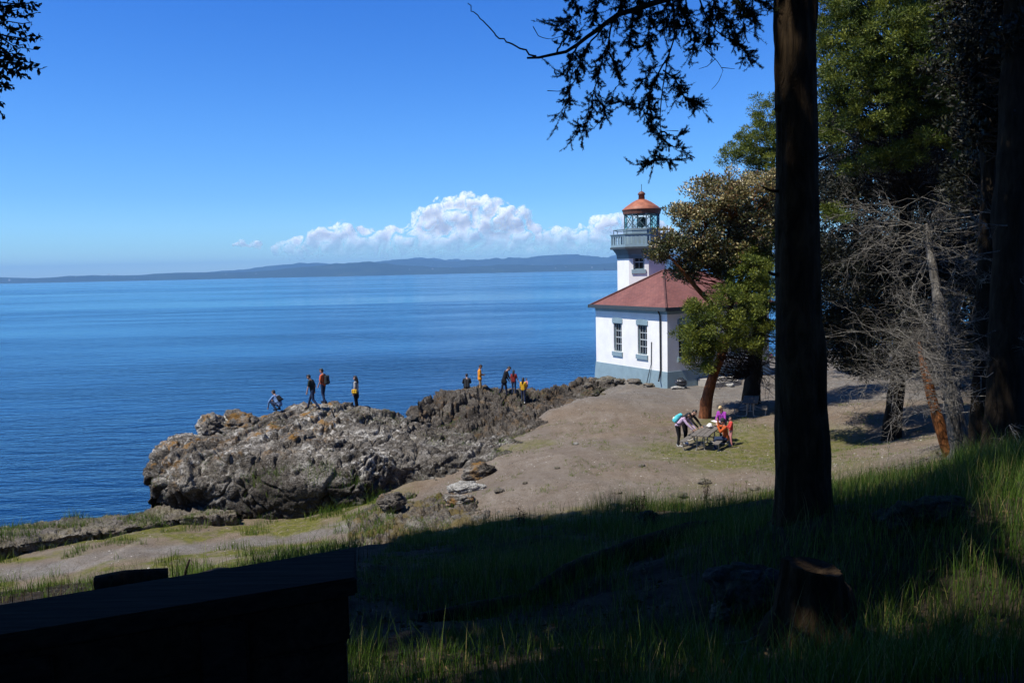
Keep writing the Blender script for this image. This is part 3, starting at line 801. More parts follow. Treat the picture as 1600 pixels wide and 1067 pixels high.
bump(nt, b, br.outputs['Fac'], 0.4, -0.02)
M['shingle'] = mt

LA = np.array([10.12, 54.0]); LB = np.array([6.22, 61.3])
Lw = (LB - LA); WF = np.linalg.norm(Lw); Lw /= WF
Lu = np.array([-Lw[1], Lw[0]]);
if Lu[0] < 0: Lu = -Lu
LL = 9.0; ZB, ZP, ZE = 5.2, 7.22, 11.30
LH = empty('lighthouse', (LA[0], LA[1], 6.2))
tag(LH, 'white lighthouse with octagonal tower, red roofs and blue-grey trim at the shore', 'lighthouse')
def LF(a, bb, z):   # a along right wall (u), bb along front-left wall (w)
    q = LA + Lu * a + Lw * bb
    return (q[0] - LA[0], q[1] - LA[1], z - 6.2)
def wall_panel(mb, fr, W_, z0, z1_, holes, depth=0.26):
    """fr(s, d, z): s along wall, d inward depth"""
    ss = sorted({0, W_, *[h[0] for h in holes], *[h[1] for h in holes]})
    zz = sorted({z0, z1_, *[h[2] for h in holes], *[h[3] for h in holes]})
    for i in range(len(ss) - 1):
        for j in range(len(zz) - 1):
            s0, s1, a0, a1 = ss[i], ss[i + 1], zz[j], zz[j + 1]
            if any(h[0] <= s0 and s1 <= h[1] and h[2] <= a0 and a1 <= h[3] for h in holes): continue
            mb.add([fr(s0, 0, a0), fr(s1, 0, a0), fr(s1, 0, a1), fr(s0, 0, a1)], [(0, 1, 2, 3)])
    for (s0, s1, a0, a1) in holes:
        for (A, B) in (((s0, a0), (s1, a0)), ((s1, a0), (s1, a1)), ((s1, a1), (s0, a1)), ((s0, a1), (s0, a0))):
            mb.add([fr(A[0], 0, A[1]), fr(B[0], 0, B[1]), fr(B[0], depth, B[1]), fr(A[0], depth, A[1])], [(0, 1, 2, 3)])
frF = lambda s, d, z: LF(d, s, z)
frR = lambda s, d, z: LF(s, d, z)
frB = lambda s, d, z: LF(LL - d, s, z)
frS = lambda s, d, z: LF(s, WF - d, z)
def pxs(px, wall):   # photo column -> coordinate along wall
    k_ = (px - 800) / FPX
    o, dr = LA, (Lw if wall == 'F' else Lu)
    return (k_ * o[1] - o[0]) / (dr[0] - k_ * dr[1])
winF = []
for (p0, p1) in ((959.0, 972.8), (996.5, 1012.5)):
    s1, s0 = pxs(p0, 'F'), pxs(p1, 'F')
    winF.append((s0 + 0.05, s1 - 0.05, 8.15, 10.18))
winR = [(pxs(1061.6, 'R'), pxs(1083, 'R'), 8.12, 10.3), (pxs(1143, 'R'), pxs(1158, 'R'), 8.12, 10.3)]
door = (pxs(1098, 'R'), pxs(1117, 'R'), 6.75, 9.2)
mb = MB()
wall_panel(mb, frF, WF, ZP, ZE + 0.1, winF); wall_panel(mb, frR, LL, ZP, ZE + 0.1, winR + [(door[0], door[1], ZP, door[3])])
wall_panel(mb, frB, WF, ZP, ZE + 0.1, []); wall_panel(mb, frS, LL, ZP, ZE + 0.1, [])
mb.build('wall', M['white'], LH)
# battered plinth
mb = MB(); t_, bt = 0.03, 0.16
top = [LF(-t_, -t_, ZP), LF(LL + t_, -t_, ZP), LF(LL + t_, WF + t_, ZP), LF(-t_, WF + t_, ZP)]
bot = [LF(-bt, -bt, ZB), LF(LL + bt, -bt, ZB), LF(LL + bt, WF + bt, ZB), LF(-bt, WF + bt, ZB)]
mb.add(bot + top, [(0, 1, 5, 4), (1, 2, 6, 5), (2, 3, 7, 6), (3, 0, 4, 7), (4, 5, 6, 7)])
mb.build('plinth', M['blue'], LH)
# frieze under the eaves
mb = MB()
mb.boxuv(LF, -0.03, LL + 0.03, -0.03, 0.0, ZE - 0.32, ZE); mb.boxuv(LF, -0.03, 0.0, 0.0, WF, ZE - 0.32, ZE)
mb.boxuv(LF, -0.03, LL + 0.03, WF, WF + 0.03, ZE - 0.32, ZE); mb.boxuv(LF, LL, LL + 0.03, 0.0, WF, ZE - 0.32, ZE)
mb.build('frieze', M['blue'], LH)
# roof
oh = 0.30; zr = ZE + 0.06; zt_ = 13.80
apA = (3.0, WF / 2); apB = (LL - 3.0, WF / 2)
e = [(-oh, -oh), (LL + oh, -oh), (LL + oh, WF + oh), (-oh, WF + oh)]
mb = MB()
R0 = [LF(a, c_, zr) for a, c_ in e] + [LF(*apA, zt_), LF(*apB, zt_)]
mb.add(R0, [(0, 1, 5, 4), (1, 2, 5), (2, 3, 4, 5), (3, 0, 4)])
roof = mb.build('roof', M['shingle'], LH)
uvl = roof.data.uv_layers.new(name='UVMap')
for pf in roof.data.polygons:
    n_ = pf.normal; tg = Vector((-n_.y, n_.x, 0)).normalized(); up_ = n_.cross(tg)
    for li in pf.loop_indices:
        co = roof.data.vertices[roof.data.loops[li].vertex_index].co
        uvl.data[li].uv = (co.dot(tg), co.dot(up_))
mb = MB()
r_ = [np.array(x) + np.array([0, 0, 0.05]) for x in R0]
for i, k_ in ((0, 4), (3, 4), (1, 5), (2, 5)): mb.tube([r_[i], r_[k_]], 0.07, 6)
mb.tube([r_[4], r_[5]], 0.08, 6)
mb.build('ridge_cap', M['shingle'], roof)
mb = MB()
mb.boxuv(LF, -oh - 0.02, LL + oh + 0.02, -oh - 0.02, WF + oh + 0.02, ZE - 0.02, ZE + 0.045)
mb.build('soffit', M['bluedk'], LH)
mb = MB()
g = oh + 0.06
for A, B in (((-g, -g), (LL + g, -g)), ((-g, -g), (-g, WF + g)), ((-g, WF + g), (LL + g, WF + g))):
    a0, a1 = sorted((A[0], B[0])); c0, c1 = sorted((A[1], B[1]))
    mb.boxuv(LF, a0 - 0.06, a1 + 0.06, c0 - 0.06, c1 + 0.06, ZE - 0.09, ZE + 0.15)
mb.build('gutter', M['gutter'], LH)
mb = MB()
mb.tube([LF(-0.30, 0.62, ZE), LF(-0.10, 0.62, ZE - 0.4), LF(-0.08, 0.62, 7.3), LF(-0.20, 0.62, 6.75), LF(-0.34, 0.5, 6.6)], 0.055, 8)
mb.build('downpipe', M['black'], LH)
mb = MB()
mb.tube([LF(-0.05, 1.62, 9.1), LF(-0.05, 1.66, 7.6), LF(-0.2, 1.75, 6.9), LF(-0.25, 1.9, 6.3)], 0.03, 6)
mb.build('conduit', M['gutter'], LH)

def window(fr, s0, s1, z0, z1_, rows=3, cols=3, arch=True):
    mb = MB(); f = lambda a, bb, z: fr(a, bb, z)
    t = 0.075
    d0, d1 = 0.12, 0.20
    mb.boxuv(f, s0, s0 + t, d0, d1, z0, z1_); mb.boxuv(f, s1 - t, s1, d0, d1, z0, z1_)
    mb.boxuv(f, s0 + t, s1 - t, d0, d1, z1_ - t, z1_); mb.boxuv(f, s0 + t, s1 - t, d0, d1, z0, z0 + t)
    wo_ = mb.build('window', M['bluedk'], LH)
    mb = MB(); a0, a1, b0, b1 = s0 + t, s1 - t, z0 + t, z1_ - t
    for i in range(1, cols):
        x = a0 + (a1 - a0) * i / cols; mb.boxuv(f, x - 0.012, x + 0.012, d0 + 0.025, d1 - 0.01, b0, b1)
    for j in range(1, rows + 1):
        z = b0 + (b1 - b0) * j / (rows + 1); w = 0.03 if j == (rows + 1) // 2 else 0.02
        mb.boxuv(f, a0, a1, d0 + 0.02, d1 - 0.005, z - w, z + w)
    mb.boxuv(f, a0, a0 + 0.035, d0 + 0.022, d1 - 0.006, b0, b1); mb.boxuv(f, a1 - 0.035, a1, d0 + 0.022, d1 - 0.006, b0, b1)
    mb.build('glazing_bar', M['sash'], wo_)
    mb = MB(); mb.add([f(a0, d1 + 0.0, b0), f(a1, d1, b0), f(a1, d1, b1), f(a0, d1, b1)], [(0, 1, 2, 3)])
    mb.build('pane', M['glass'], wo_)
    mb = MB(); mb.boxuv(f, s0 - 0.12, s1 + 0.12, -0.10, 0.12, z0 - 0.30, z0 - 0.004)
    mb.build('sill', M['blue'], wo_)
    mb = MB()
    n_ = 10; lo, hi = [], []
    for i in range(n_ + 1):
        s = s0 - 0.12 + (s1 - s0 + 0.24) * i / n_; u_ = 2 * i / n_ - 1
        lo.append((s, z1_ + 0.004)); hi.append((s, z1_ + 0.30 + 0.10 * (1 - u_ * u_)))
    for i in range(n_):
        vs = []
        for d_ in (-0.06, 0.0):
            vs += [f(lo[i][0], d_, lo[i][1]), f(lo[i + 1][0], d_, lo[i + 1][1]), f(hi[i + 1][0], d_, hi[i + 1][1]), f(hi[i][0], d_, hi[i][1])]
        mb.add(vs, [(0, 1, 2, 3), (0, 1, 5, 4), (3, 2, 6, 7)] + ([(0, 3, 7, 4)] if i == 0 else []) + ([(1, 2, 6, 5)] if i == n_ - 1 else []))
    mb.build('lintel', M['blue'], wo_)
    return wo_
for w_ in winF: window(frF, *w_)
for w_ in winR: window(frR, *w_)
mb = MB(); mb.boxuv(frR, door[0] + 0.04, door[1] - 0.04, 0.14, 0.2, door[2] - 0.4, door[3] - 0.04)
dr_ = mb.build('door', M['bluedk'], LH)
mb = MB()
mb.boxuv(frR, door[0], door[0] + 0.04, 0.1, 0.22, door[2] - 0.4, door[3]); mb.boxuv(frR, door[1] - 0.04, door[1], 0.1, 0.22, door[2] - 0.4, door[3])
mb.boxuv(frR, door[0] + 0.04, door[1] - 0.04, 0.1, 0.22, door[3] - 0.04, door[3]); mb.build('door_frame', M['gutter'], dr_)
mb = MB(); mb.boxuv(frR, door[0] - 0.5, door[1] + 1.2, -1.1, -0.19, 6.0, 6.62); mb.boxuv(frR, door[0] - 0.3, door[1] + 0.9, -1.6, -1.1, 6.0, 6.45)
mb.build('doorstep', M['concrete'], LH)

# tower
TC = np.array([10.24, 64.9])
RC = 39.3 * TC[1] / FPX
rotT = math.atan2(-Lu[1], -Lu[0]) - rad(22.5)
def TL(dx, dy, z): return (TC[0] + dx - LA[0], TC[1] + dy - LA[1], z - 6.2)
TO = TL(0, 0, 6.2)
def zpx(py): return P(1004.5, py, TC[1])[2]
zs_top = zpx(404); zg0 = zpx(388.5); zg1 = zpx(366.5)
cang = math.cos(rad(22.5))
def oct_pt(R, k, z): 
    th = rotT + k * math.pi / 4
    return np.array(TL(R * math.cos(th), R * math.sin(th), z))
def face_fr(k, R):
    A, B = oct_pt(R, k, 0), oct_pt(R, k + 1, 0)
    w = np.linalg.norm(B - A); d = (B - A) / w
    c_ = np.array(TL(0, 0, 0)); inn = c_ - (A + B) / 2; inn[2] = 0; inn /= np.linalg.norm(inn)
    return w, (lambda s, dd, z: tuple(A + d * s + inn * dd + np.array([0, 0, z])))
mb = MB(); twin = None
view = np.array([TC[0], TC[1]]); view /= np.linalg.norm(view)
best = min(range(8), key=lambda k: np.dot(oct_pt(1, k, 0)[:2] + oct_pt(1, k + 1, 0)[:2] - 2 * np.array(TO[:2]), view))
tw_z = (zpx(420.8), zpx(398.5))
for k in range(8):
    w, fr = face_fr(k, RC)
    holes = []
    if k == best:
        holes = [(w / 2 - 0.42, w / 2 + 0.42, tw_z[0], tw_z[1])]; twin = (fr, holes[0])
    wall_panel(mb, fr, w, 5.0, zs_top + 0.3, holes)
mb.build('tower_wall', M['white'], LH)
window(twin[0], *twin[1], rows=1, cols=2)
mb = MB()
RG = 49.5 * TC[1] / FPX
mb.lathe(TO, [(RC + 0.03, zs_top - 6.2), (RC + 0.06, zpx(398) - 6.2), (RC + 0.22, zpx(393) - 6.2), (RG - 0.12, zg0 - 6.2 - 0.04)], 8, rotT)
mb.build('gallery_corbel', M['bluedk'], LH)
mb = MB(); mb.lathe(TO, [(RG + 0.05, zg0 - 6.2 - 0.04), (RG + 0.05, zg0 - 6.2 + 0.10), (RG, zg0 - 6.2 + 0.12)], 8, rotT)
mb.build('gallery_floor', M['gutter'], LH)
# balustrade: panel rows of slats
mb = MB(); mr = MB()
for k in range(8):
    w, fr = face_fr(k, RG - 0.02)
    n_ = max(6, int(w / 0.27))
    mb.boxuv(fr, 0.0, w, 0.0, 0.07, zg0 + 0.12, zg0 + 0.30)
    mb.boxuv(fr, 0.0, w, 0.0, 0.07, zg1 - 0.18, zg1 - 0.07)
    for i in range(n_ + 1):
        s = w * i / n_
        mb.boxuv(fr, max(0, s - 0.078), min(w, s + 0.078), 0.012, 0.058, zg0 + 0.30, zg1 - 0.18)
    mr.boxuv(fr, -0.03, w + 0.03, -0.05, 0.12, zg1 - 0.07, zg1)
bal = mb.build('balustrade', M['blue'], LH)
mr.build('handrail', M['bluedk'], bal)
mb = MB()
zr2 = zpx(359.5)
ring = [oct_pt(RG - 0.25, k, zr2) for k in range(9)]
mb.tube(ring, 0.035, 6, False)
for k in range(8): mb.tube([oct_pt(RG - 0.25, k, zg1), ring[k]], 0.03, 6)
mb.build('upper_rail', M['bluedk'], bal)
# lantern
RLn = 27.2 * TC[1] / FPX
zl0, zl1 = zpx(357.5), zpx(335)
mb = MB(); mb.lathe(TO, [(RLn + 0.12, zg0 - 6.2 + 0.12), (RLn + 0.12, zl0 - 6.2 - 0.16), (RLn + 0.16, zl0 - 6.2 - 0.16), (RLn + 0.16, zl0 - 6.2)], 8, rotT)
mb.build('lantern_base', M['blue'], LH)
mg = MB(); mu = MB()
for k in range(8):
    w, fr = face_fr(k, RLn)
    mg.add([fr(0, 0.02, zl0), fr(w, 0.02, zl0), fr(w, 0.02, zl1), fr(0, 0.02, zl1)], [(0, 1, 2, 3)])
    mu.tube([oct_pt(RLn, k, zl0), oct_pt(RLn, k, zl1)], 0.055, 6)
    for (s0, za, s1, zb) in ((0, zl0, w, zl1), (w, zl0, 0, zl1)):
        mu.tube([fr(s0, 0.0, za), fr(s1, 0.0, zb)], 0.028, 5)
lg = mg.build('lantern_glazing', M['lglass'], LH)
mu.build('astragal', M['bluedk'], lg)
mb = MB(); mb.lathe(TO, [(RLn + 0.06, zl1 - 6.2), (RLn + 0.10, zpx(331) - 6.2), (RLn + 0.16, zpx(328.5) - 6.2)], 24, rotT)
mb.build('roof_band', M['copperdk'], LH)
rr = 30.3 * TC[1] / FPX
mb = MB(); mb.lathe(TO, [(rr - 0.02, zpx(329) - 6.2), (rr, zpx(327.6) - 6.2), (rr * 0.80, zpx(322.6) - 6.2), (rr * 0.50, zpx(316.4) - 6.2), (rr * 0.26, zpx(312.5) - 6.2), (rr * 0.2, zpx(311.8) - 6.2)], 32)
lr = mb.build('lantern_roof', M['copper'], LH, True)
mb = MB(); mb.lathe(TO, [(0.25, zpx(312.5) - 6.2), (0.23, zpx(305) - 6.2), (0.29, zpx(304.4) - 6.2), (0.29, zpx(303) - 6.2), (0.20, zpx(300.5) - 6.2), (0.05, zpx(299) - 6.2)], 16)
mb.build('ventilator', M['copperdk'], lr, True)
mb = MB(); mb.tube([TL(0, 0, zpx(299.5)), TL(0, 0, zpx(288))], 0.022, 5); mb.build('lightning_rod', M['black'], lr)
mb = MB()
zc = zpx(347)
mb.lathe(TL(0, 0, zc), [(0.10, zl0 - zc), (0.10, -0.40), (0.34, -0.36), (0.36, 0.28), (0.22, 0.38), (0.05, 0.40)], 10)
mb.build('beacon_lamp', M['black'], LH)

# bench and stacked stones by the wall
def small_bench():
    q = P(1101, 588, 56.5); z = z1(q[0], q[1])
    r = empty('bench', (q[0], q[1], z), math.atan2(Lu[1], Lu[0]))
    tag(r, 'small pale blue metal bench beside the lighthouse door', 'bench')
    mb = MB()
    for i in range(4): mb.box((0, -0.15 + 0.1 * i, 0.42), (1.1, 0.07, 0.03))
    mb.build('seat', M['blue'], r)
    for sx in (-0.48, 0.48):
        mb = MB(); mb.tube([(sx, -0.17, 0.01), (sx, -0.17, 0.4), (sx, 0.17, 0.4), (sx, 0.17, 0.01)], 0.02, 6); mb.build('leg', M['blue'], r)
small_bench()
q = P(1062, 602, 53.2); boulder('stone', (q[0], q[1], z1(q[0], q[1])), (0.62, 0.34, 0.14), M['stone_pale'], 'flat pale slab beside the lighthouse corner', 'stone', None, 71, 4, 0.2)
def bundle():
    q = P(1064, 595, 53.2); r = empty('bag', (q[0], q[1], z1(q[0], q[1]) + 0.2)); tag(r, 'dark shiny bag lying on the flat slab by the lighthouse corner', 'bag')
    bm = bmesh.new(); bmesh.ops.create_icosphere(bm, subdivisions=4, radius=1)
    V = np.array([v.co[:] for v in bm.verts]); F = np.array([[v.index for v in f.verts] for f in bm.faces]); bm.free()
    V = V * (1 + fbm(V * 1.8, 3, 5)[:, None] * 0.16) * np.array([0.42, 0.25, 0.24]) + np.array([0, 0, 0.2])
    mesh_quads('body', V, F, plain('black_nylon', (0.03, 0.032, 0.038), 0.35, 0.3), r, True)
    mb = MB(); mb.tube([(-0.25, -0.05, 0.36), (-0.15, -0.06, 0.5), (0.08, -0.06, 0.52), (0.2, -0.05, 0.38)], 0.025, 6); mb.build('handle', M['black'], r)
bundle()

# ---------------------------------------------------------------- picnic tables
mt, nt, b = new_mat('weathered_plank')
n = noise(nt, objc(nt, (1.2, 14, 14)), 1.5, 5, 0.6)
nt.links.new(ramp(nt, n, [(0.3, (0.075, 0.066, 0.056)), (0.7, (0.18, 0.162, 0.142))]), b.inputs['Base Color']); b.inputs['Roughness'].default_value = 0.9
bump(nt, b, n, 0.4, 0.01)
M['plank'] = mt
M['tube'] = plain('galvanised_tube', (0.36, 0.33, 0.29), 0.45, 0.15, 5.0, 0.4)
def picnic_table(c, rz, label, group=None):
    r = empty('picnic_table', c, rz); tag(r, label, 'picnic table', 'picnic tables on the clearing')
    Lh = 1.25
    mb = MB()
    for i in range(3): mb.box((0, -0.26 + 0.26 * i, 0.755), (2 * Lh, 0.245, 0.045), bev=0.006)
    for x in (-0.8, 0.8): mb.box((x, 0, 0.712), (0.09, 0.72, 0.04))
    mb.build('tabletop', M['plank'], r)
    for s in (-1, 1):
        mb = MB(); mb.box((0, s * 0.70, 0.455), (2 * Lh, 0.26, 0.045), bev=0.006); mb.build('seat', M['plank'], r)
    for x in (-0.95, 0.95):
        for s in (-1, 1):
            mb = MB()
            pts = [(x, s * 0.15, 0.69), (x, s * 0.16, 0.16), (x, s * 0.19, 0.07), (x, s * 0.26, 0.035), (x, s * 0.62, 0.035), (x, s * 0.72, 0.07), (x, s * 0.76, 0.15), (x, s * 0.76, 0.43)]
            mb.tube(pts, 0.03, 8); mb.tube([(x, s * 0.15, 0.60), (x, s * 0.72, 0.42)], 0.02, 6)
            mb.build('leg', M['tube'], r)
        mb = MB(); mb.tube([(x, -0.16, 0.3), (x, 0.16, 0.3)], 0.02, 6); mb.tube([(x, 0, 0.3), (x * 0.3, 0, 0.7)], 0.018, 6); mb.build('brace', M['tube'], r)
    return r
T1a = P(1093, 707, 34.7); TZ = z1(T1a[0], T1a[1])
tdir = math.atan2(2.7, 1.35)
T1c = np.array([T1a[0] + math.cos(tdir) * 1.15, T1a[1] + math.sin(tdir) * 1.15])
TZ1 = z1(*T1c)
picnic_table((T1c[0], T1c[1], TZ1), tdir, 'weathered picnic table with metal tube legs in the sun, people seated round it')
q2 = P(1172, 661, 42.0); t2d = rad(72)
T2c = np.array([q2[0] + math.cos(t2d) * 1.0, q2[1] + math.sin(t2d) * 1.0])
picnic_table((T2c[0], T2c[1], z1(*T2c)), t2d, 'empty picnic table in the shade behind the seated people')

# ---------------------------------------------------------------- people
M['skin'] = plain('skin', (0.42, 0.24, 0.17), 0.6, 0.05)
M['skin2'] = plain('tan_skin', (0.30, 0.16, 0.105), 0.6, 0.05)
M['hair_dark'] = plain('dark_hair', (0.012, 0.009, 0.008), 0.5, 0.3, 30)
M['hair_blond'] = plain('blond_hair', (0.55, 0.40, 0.19), 0.5, 0.2, 30)
def cloth(name, col, var=0.15): return plain(name, col, 0.85, var, 9.0, bmp=0.3, spec=0.2)
CL = {}
for n_, c_ in {'denim': (0.022, 0.035, 0.075), 'navy': (0.016, 0.022, 0.05), 'black': (0.010, 0.010, 0.012), 'ltblue': (0.17, 0.29, 0.52), 'dkgreen': (0.022, 0.030, 0.024),
               'orange': (0.62, 0.13, 0.045), 'amber': (0.70, 0.27, 0.025), 'grey': (0.36, 0.355, 0.34), 'yellow': (0.68, 0.40, 0.03), 'khaki': (0.36, 0.24, 0.12), 'maroon': (0.20, 0.022, 0.02),
               'mustard': (0.60, 0.33, 0.02), 'white': (0.75, 0.74, 0.72), 'pink': (0.60, 0.25, 0.24), 'teal': (0.10, 0.55, 0.62), 'lilac': (0.46, 0.34, 0.48), 'purple': (0.33, 0.05, 0.36),
               'rust': (0.42, 0.085, 0.02), 'red': (0.55, 0.06, 0.05), 'dkgrey': (0.03, 0.033, 0.036)}.items():
    CL[n_] = cloth(n_ + '_cloth', c_)

def capsule(p0, p1, r0, r1, n=12, hs=3):
    p0 = np.array(p0, float); p1 = np.array(p1, float)
    t = p1 - p0; L = np.linalg.norm(t)
    t = t / L if L > 1e-6 else np.array([0, 0, 1.0])
    ref = np.array([0, 0, 1.0]) if abs(t[2]) < 0.9 else np.array([1.0, 0, 0])
    a = np.cross(t, ref); a /= np.linalg.norm(a); b_ = np.cross(t, a)
    rings = []
    for i in range(hs + 1):
        th = math.pi / 2 * (1 - i / hs)
        rings.append((p0 - t * r0 * math.sin(th), max(r0 * math.cos(th), r0 * 0.02)))
    for i in range(hs + 1):
        th = math.pi / 2 * (i / hs)
        rings.append((p1 + t * r1 * math.sin(th), max(r1 * math.cos(th), r1 * 0.02)))
    vs = []
    for c_, r in rings:
        for k in range(n):
            th = 2 * math.pi * k / n
            vs.append(c_ + (a * math.cos(th) + b_ * math.sin(th)) * r)
    K = len(rings)
    fs = [(i * n + k, i * n + (k + 1) % n, (i + 1) * n + (k + 1) % n, (i + 1) * n + k) for i in range(K - 1) for k in range(n)]
    fs += [tuple(reversed(range(n))), tuple((K - 1) * n + k for k in range(n))]
    return vs, fs
def blob(name, caps, voxel, mat, parent, smooth_it=4):
    """one continuous surface grown round a set of tapered limbs"""
    mb = MB()
    for c_ in caps: mb.add(*capsule(*c_))
    me = bpy.data.meshes.new(name + '_src'); me.from_pydata(mb.v, [], mb.f); me.update()
    o = bpy.data.objects.new(name + '_src', me); COL.objects.link(o)
    r = o.modifiers.new('r', 'REMESH'); r.mode = 'VOXEL'; r.voxel_size = voxel
    s = o.modifiers.new('s', 'SMOOTH'); s.iterations = smooth_it; s.factor = 0.5
    dg = bpy.context.evaluated_depsgraph_get()
    me2 = bpy.data.meshes.new_from_object(o.evaluated_get(dg)); me2.name = name
    bpy.data.objects.remove(o); bpy.data.meshes.remove(me)
    me2.materials.clear()
    return link(name, me2, mat, parent, True)

def person(loc, face, H, label, top, bottom, shoes='black', hair='dark', pose=None, sleeves='long', skin='skin', longhair=0, coat=0, group=None, skirt=None, hat=None, top_name='jacket'):
    """face: heading angle, local +Y is forward, +X is the person's right"""
    r = empty('person', loc, face); tag(r, label, 'person', group)
    J = dict(pel=(0, 0, 0.96), che=(0, 0.0, 1.30), nek=(0, 0.0, 1.50), hed=(0, 0.03, 1.655),
             shR=(0.175, 0, 1.43), shL=(-0.175, 0, 1.43), elR=(0.23, -0.02, 1.15), elL=(-0.23, -0.02, 1.15), haR=(0.235, 0.07, 0.90), haL=(-0.235, 0.07, 0.90),
             hiR=(0.095, 0, 0.93), hiL=(-0.095, 0, 0.93), knR=(0.10, 0.025, 0.50), knL=(-0.10, 0.025, 0.50), anR=(0.105, -0.02, 0.085), anL=(-0.105, -0.02, 0.085), hdir=(0, 1, -0.1), fR=(0, 1, 0), fL=(0, 1, 0), cur=(0, 0, -1))
    J.update(pose or {})
    k = H / 1.75
    J = {a: np.array(v, float) * (1 if a in ('hdir', 'fR', 'fL', 'cur') else k) for a, v in J.items()}
    hd = J['hdir'] / np.linalg.norm(J['hdir'])
    up = np.array([0, 0, 1.0]) - hd * hd[2]; up /= np.linalg.norm(up)
    rt = np.cross(hd, up)
    sh = (J['shR'] + J['shL']) / 2; hp = (J['hiR'] + J['hiL']) / 2
    side = J['shR'] - J['shL']; side /= np.linalg.norm(side)
    def torso(e):
        c = []
        for s in (-1, 1):
            c += [(J['che'] + side * s * 0.075 * k + (sh - J['che']) * 0.4, J['che'] + side * s * 0.065 * k - (sh - J['che']) * 0.4, (0.105 + e) * k, (0.10 + e) * k),
                  (J['che'] + side * s * 0.065 * k, J['pel'] + side * s * 0.06 * k, (0.10 + e) * k, (0.105 + e) * k)]
        for a in ('R', 'L'): c.append((sh * 0.55 + J['sh' + a] * 0.45, J['sh' + a], (0.07 + e) * k, (0.058 + e) * k))
        return c
    def arm(a, e, to=1.0, full=True):
        S, E, Hn = J['sh' + a], J['el' + a], J['ha' + a]
        if to < 0.5: return [(S, S + (E - S) * 0.75, (0.055 + e) * k, (0.050 + e) * k)]
        return [(S, E, (0.052 + e) * k, (0.042 + e) * k), (E, E + (Hn - E) * to, (0.041 + e) * k, (0.028 + e) * k)]
    def leg(a, e, e2=None):
        e2 = e if e2 is None else e2
        return [(J['hi' + a], J['kn' + a], (0.085 + e) * k, (0.057 + e) * k), (J['kn' + a], J['an' + a], (0.055 + e) * k, (0.038 + e2) * k)]
    def hand(a):
        Hn = J['ha' + a]; d = Hn - J['el' + a]; d /= np.linalg.norm(d)
        s_ = 1 if a == 'R' else -1
        w = np.cross(d, np.array([1.0, 0.01, 0]));  w /= np.linalg.norm(w) + 1e-9
        n_ = np.cross(w, d)
        c = [(Hn, Hn + d * 0.05 * k, 0.030 * k, 0.034 * k)]
        cu_ = J['cur'] * 0.015 * k
        for i, l in enumerate((0.062, 0.074, 0.070, 0.054)):
            b_ = Hn + d * 0.075 * k + w * (0.030 - 0.020 * i) * k
            m_ = b_ + d * l * 0.5 * k; c += [(b_, m_, 0.0105 * k, 0.010 * k), (m_, m_ + d * l * 0.42 * k + cu_, 0.010 * k, 0.008 * k)]
        b_ = Hn + d * 0.02 * k + w * 0.034 * k
        c += [(b_, b_ + (d * 0.5 + w * 0.7) * 0.045 * k, 0.012 * k, 0.011 * k), (b_ + (d * 0.5 + w * 0.7) * 0.045 * k, b_ + (d * 0.9 + w * 0.7) * 0.07 * k, 0.011 * k, 0.009 * k)]
        return c
    def foot(a, e=0):
        f_ = J['f' + a] / np.linalg.norm(J['f' + a]); A = J['an' + a]
        return [(A - f_ * 0.04 * k - np.array([0, 0, 0.045]) * k, A + f_ * 0.15 * k - np.array([0, 0, 0.052]) * k, (0.036 + e) * k, (0.031 + e) * k), (A, A + f_ * 0.06 * k - np.array([0, 0, 0.03]) * k, (0.038 + e) * k, (0.034 + e) * k)]
    hc = J['hed']
    head = [(hc + up * 0.03 * k - hd * 0.015 * k, hc - up * 0.035 * k + hd * 0.012 * k, 0.092 * k, 0.075 * k), (hc - up * 0.05 * k + hd * 0.03 * k, hc - up * 0.075 * k + hd * 0.045 * k, 0.055 * k, 0.042 * k),
            (J['nek'] - (J['hed'] - J['nek']) * 0.3, hc - up * 0.05 * k - hd * 0.02 * k, 0.055 * k, 0.052 * k),
            (hc + hd * 0.085 * k + up * 0.005 * k, hc + hd * 0.108 * k - up * 0.03 * k, 0.010 * k, 0.015 * k), (hc + hd * 0.078 * k - up * 0.062 * k - rt * 0.015 * k, hc + hd * 0.078 * k - up * 0.062 * k + rt * 0.015 * k, 0.011 * k, 0.011 * k)]
    for s in (-1, 1): head.append((hc + rt * s * 0.086 * k + up * 0.015 * k, hc + rt * s * 0.086 * k - up * 0.025 * k, 0.016 * k, 0.012 * k))
    body = torso(-0.006) + head + [(sh, J['nek'], 0.065 * k, 0.055 * k)]
    for a in 'RL': body += arm(a, 0) + hand(a) + leg(a, -0.004) + foot(a, -0.006)
    blob('body', body, 0.0125 * max(k, 0.7), M[skin], r, 3)
    for s in (-1, 1):
        mb = MB()
        mb.add(*capsule(hc + hd * 0.083 * k + rt * s * 0.033 * k + up * 0.012 * k, hc + hd * 0.085 * k + rt * s * 0.033 * k + up * 0.012 * k, 0.0125 * k, 0.012 * k, 8, 2))
        mb.build('eye', M['black'], r, True)
    # hair
    hr = [(hc + up * 0.052 * k - hd * 0.03 * k, hc + up * 0.01 * k - hd * 0.045 * k, 0.092 * k, 0.082 * k), (hc + up * 0.075 * k + hd * 0.03 * k, hc + up * 0.06 * k - hd * 0.04 * k, 0.066 * k, 0.08 * k)]
    if longhair: hr += [(hc - hd * 0.06 * k, J['nek'] - hd * 0.085 * k - np.array([0, 0, longhair]) * k, 0.08 * k, 0.075 * k), (hc - hd * 0.02 * k, J['nek'] - hd * 0.06 * k - np.array([0, 0, longhair * 0.7]) * k, 0.09 * k, 0.085 * k)]
    blob('hair', hr, 0.014, M['hair_' + hair], r, 2)
    # clothing
    tc_ = torso(0.010)
    for a in 'RL': tc_ += arm(a, 0.012, 0.93 if sleeves == 'long' else (0.4 if sleeves == 'short' else 0.6))
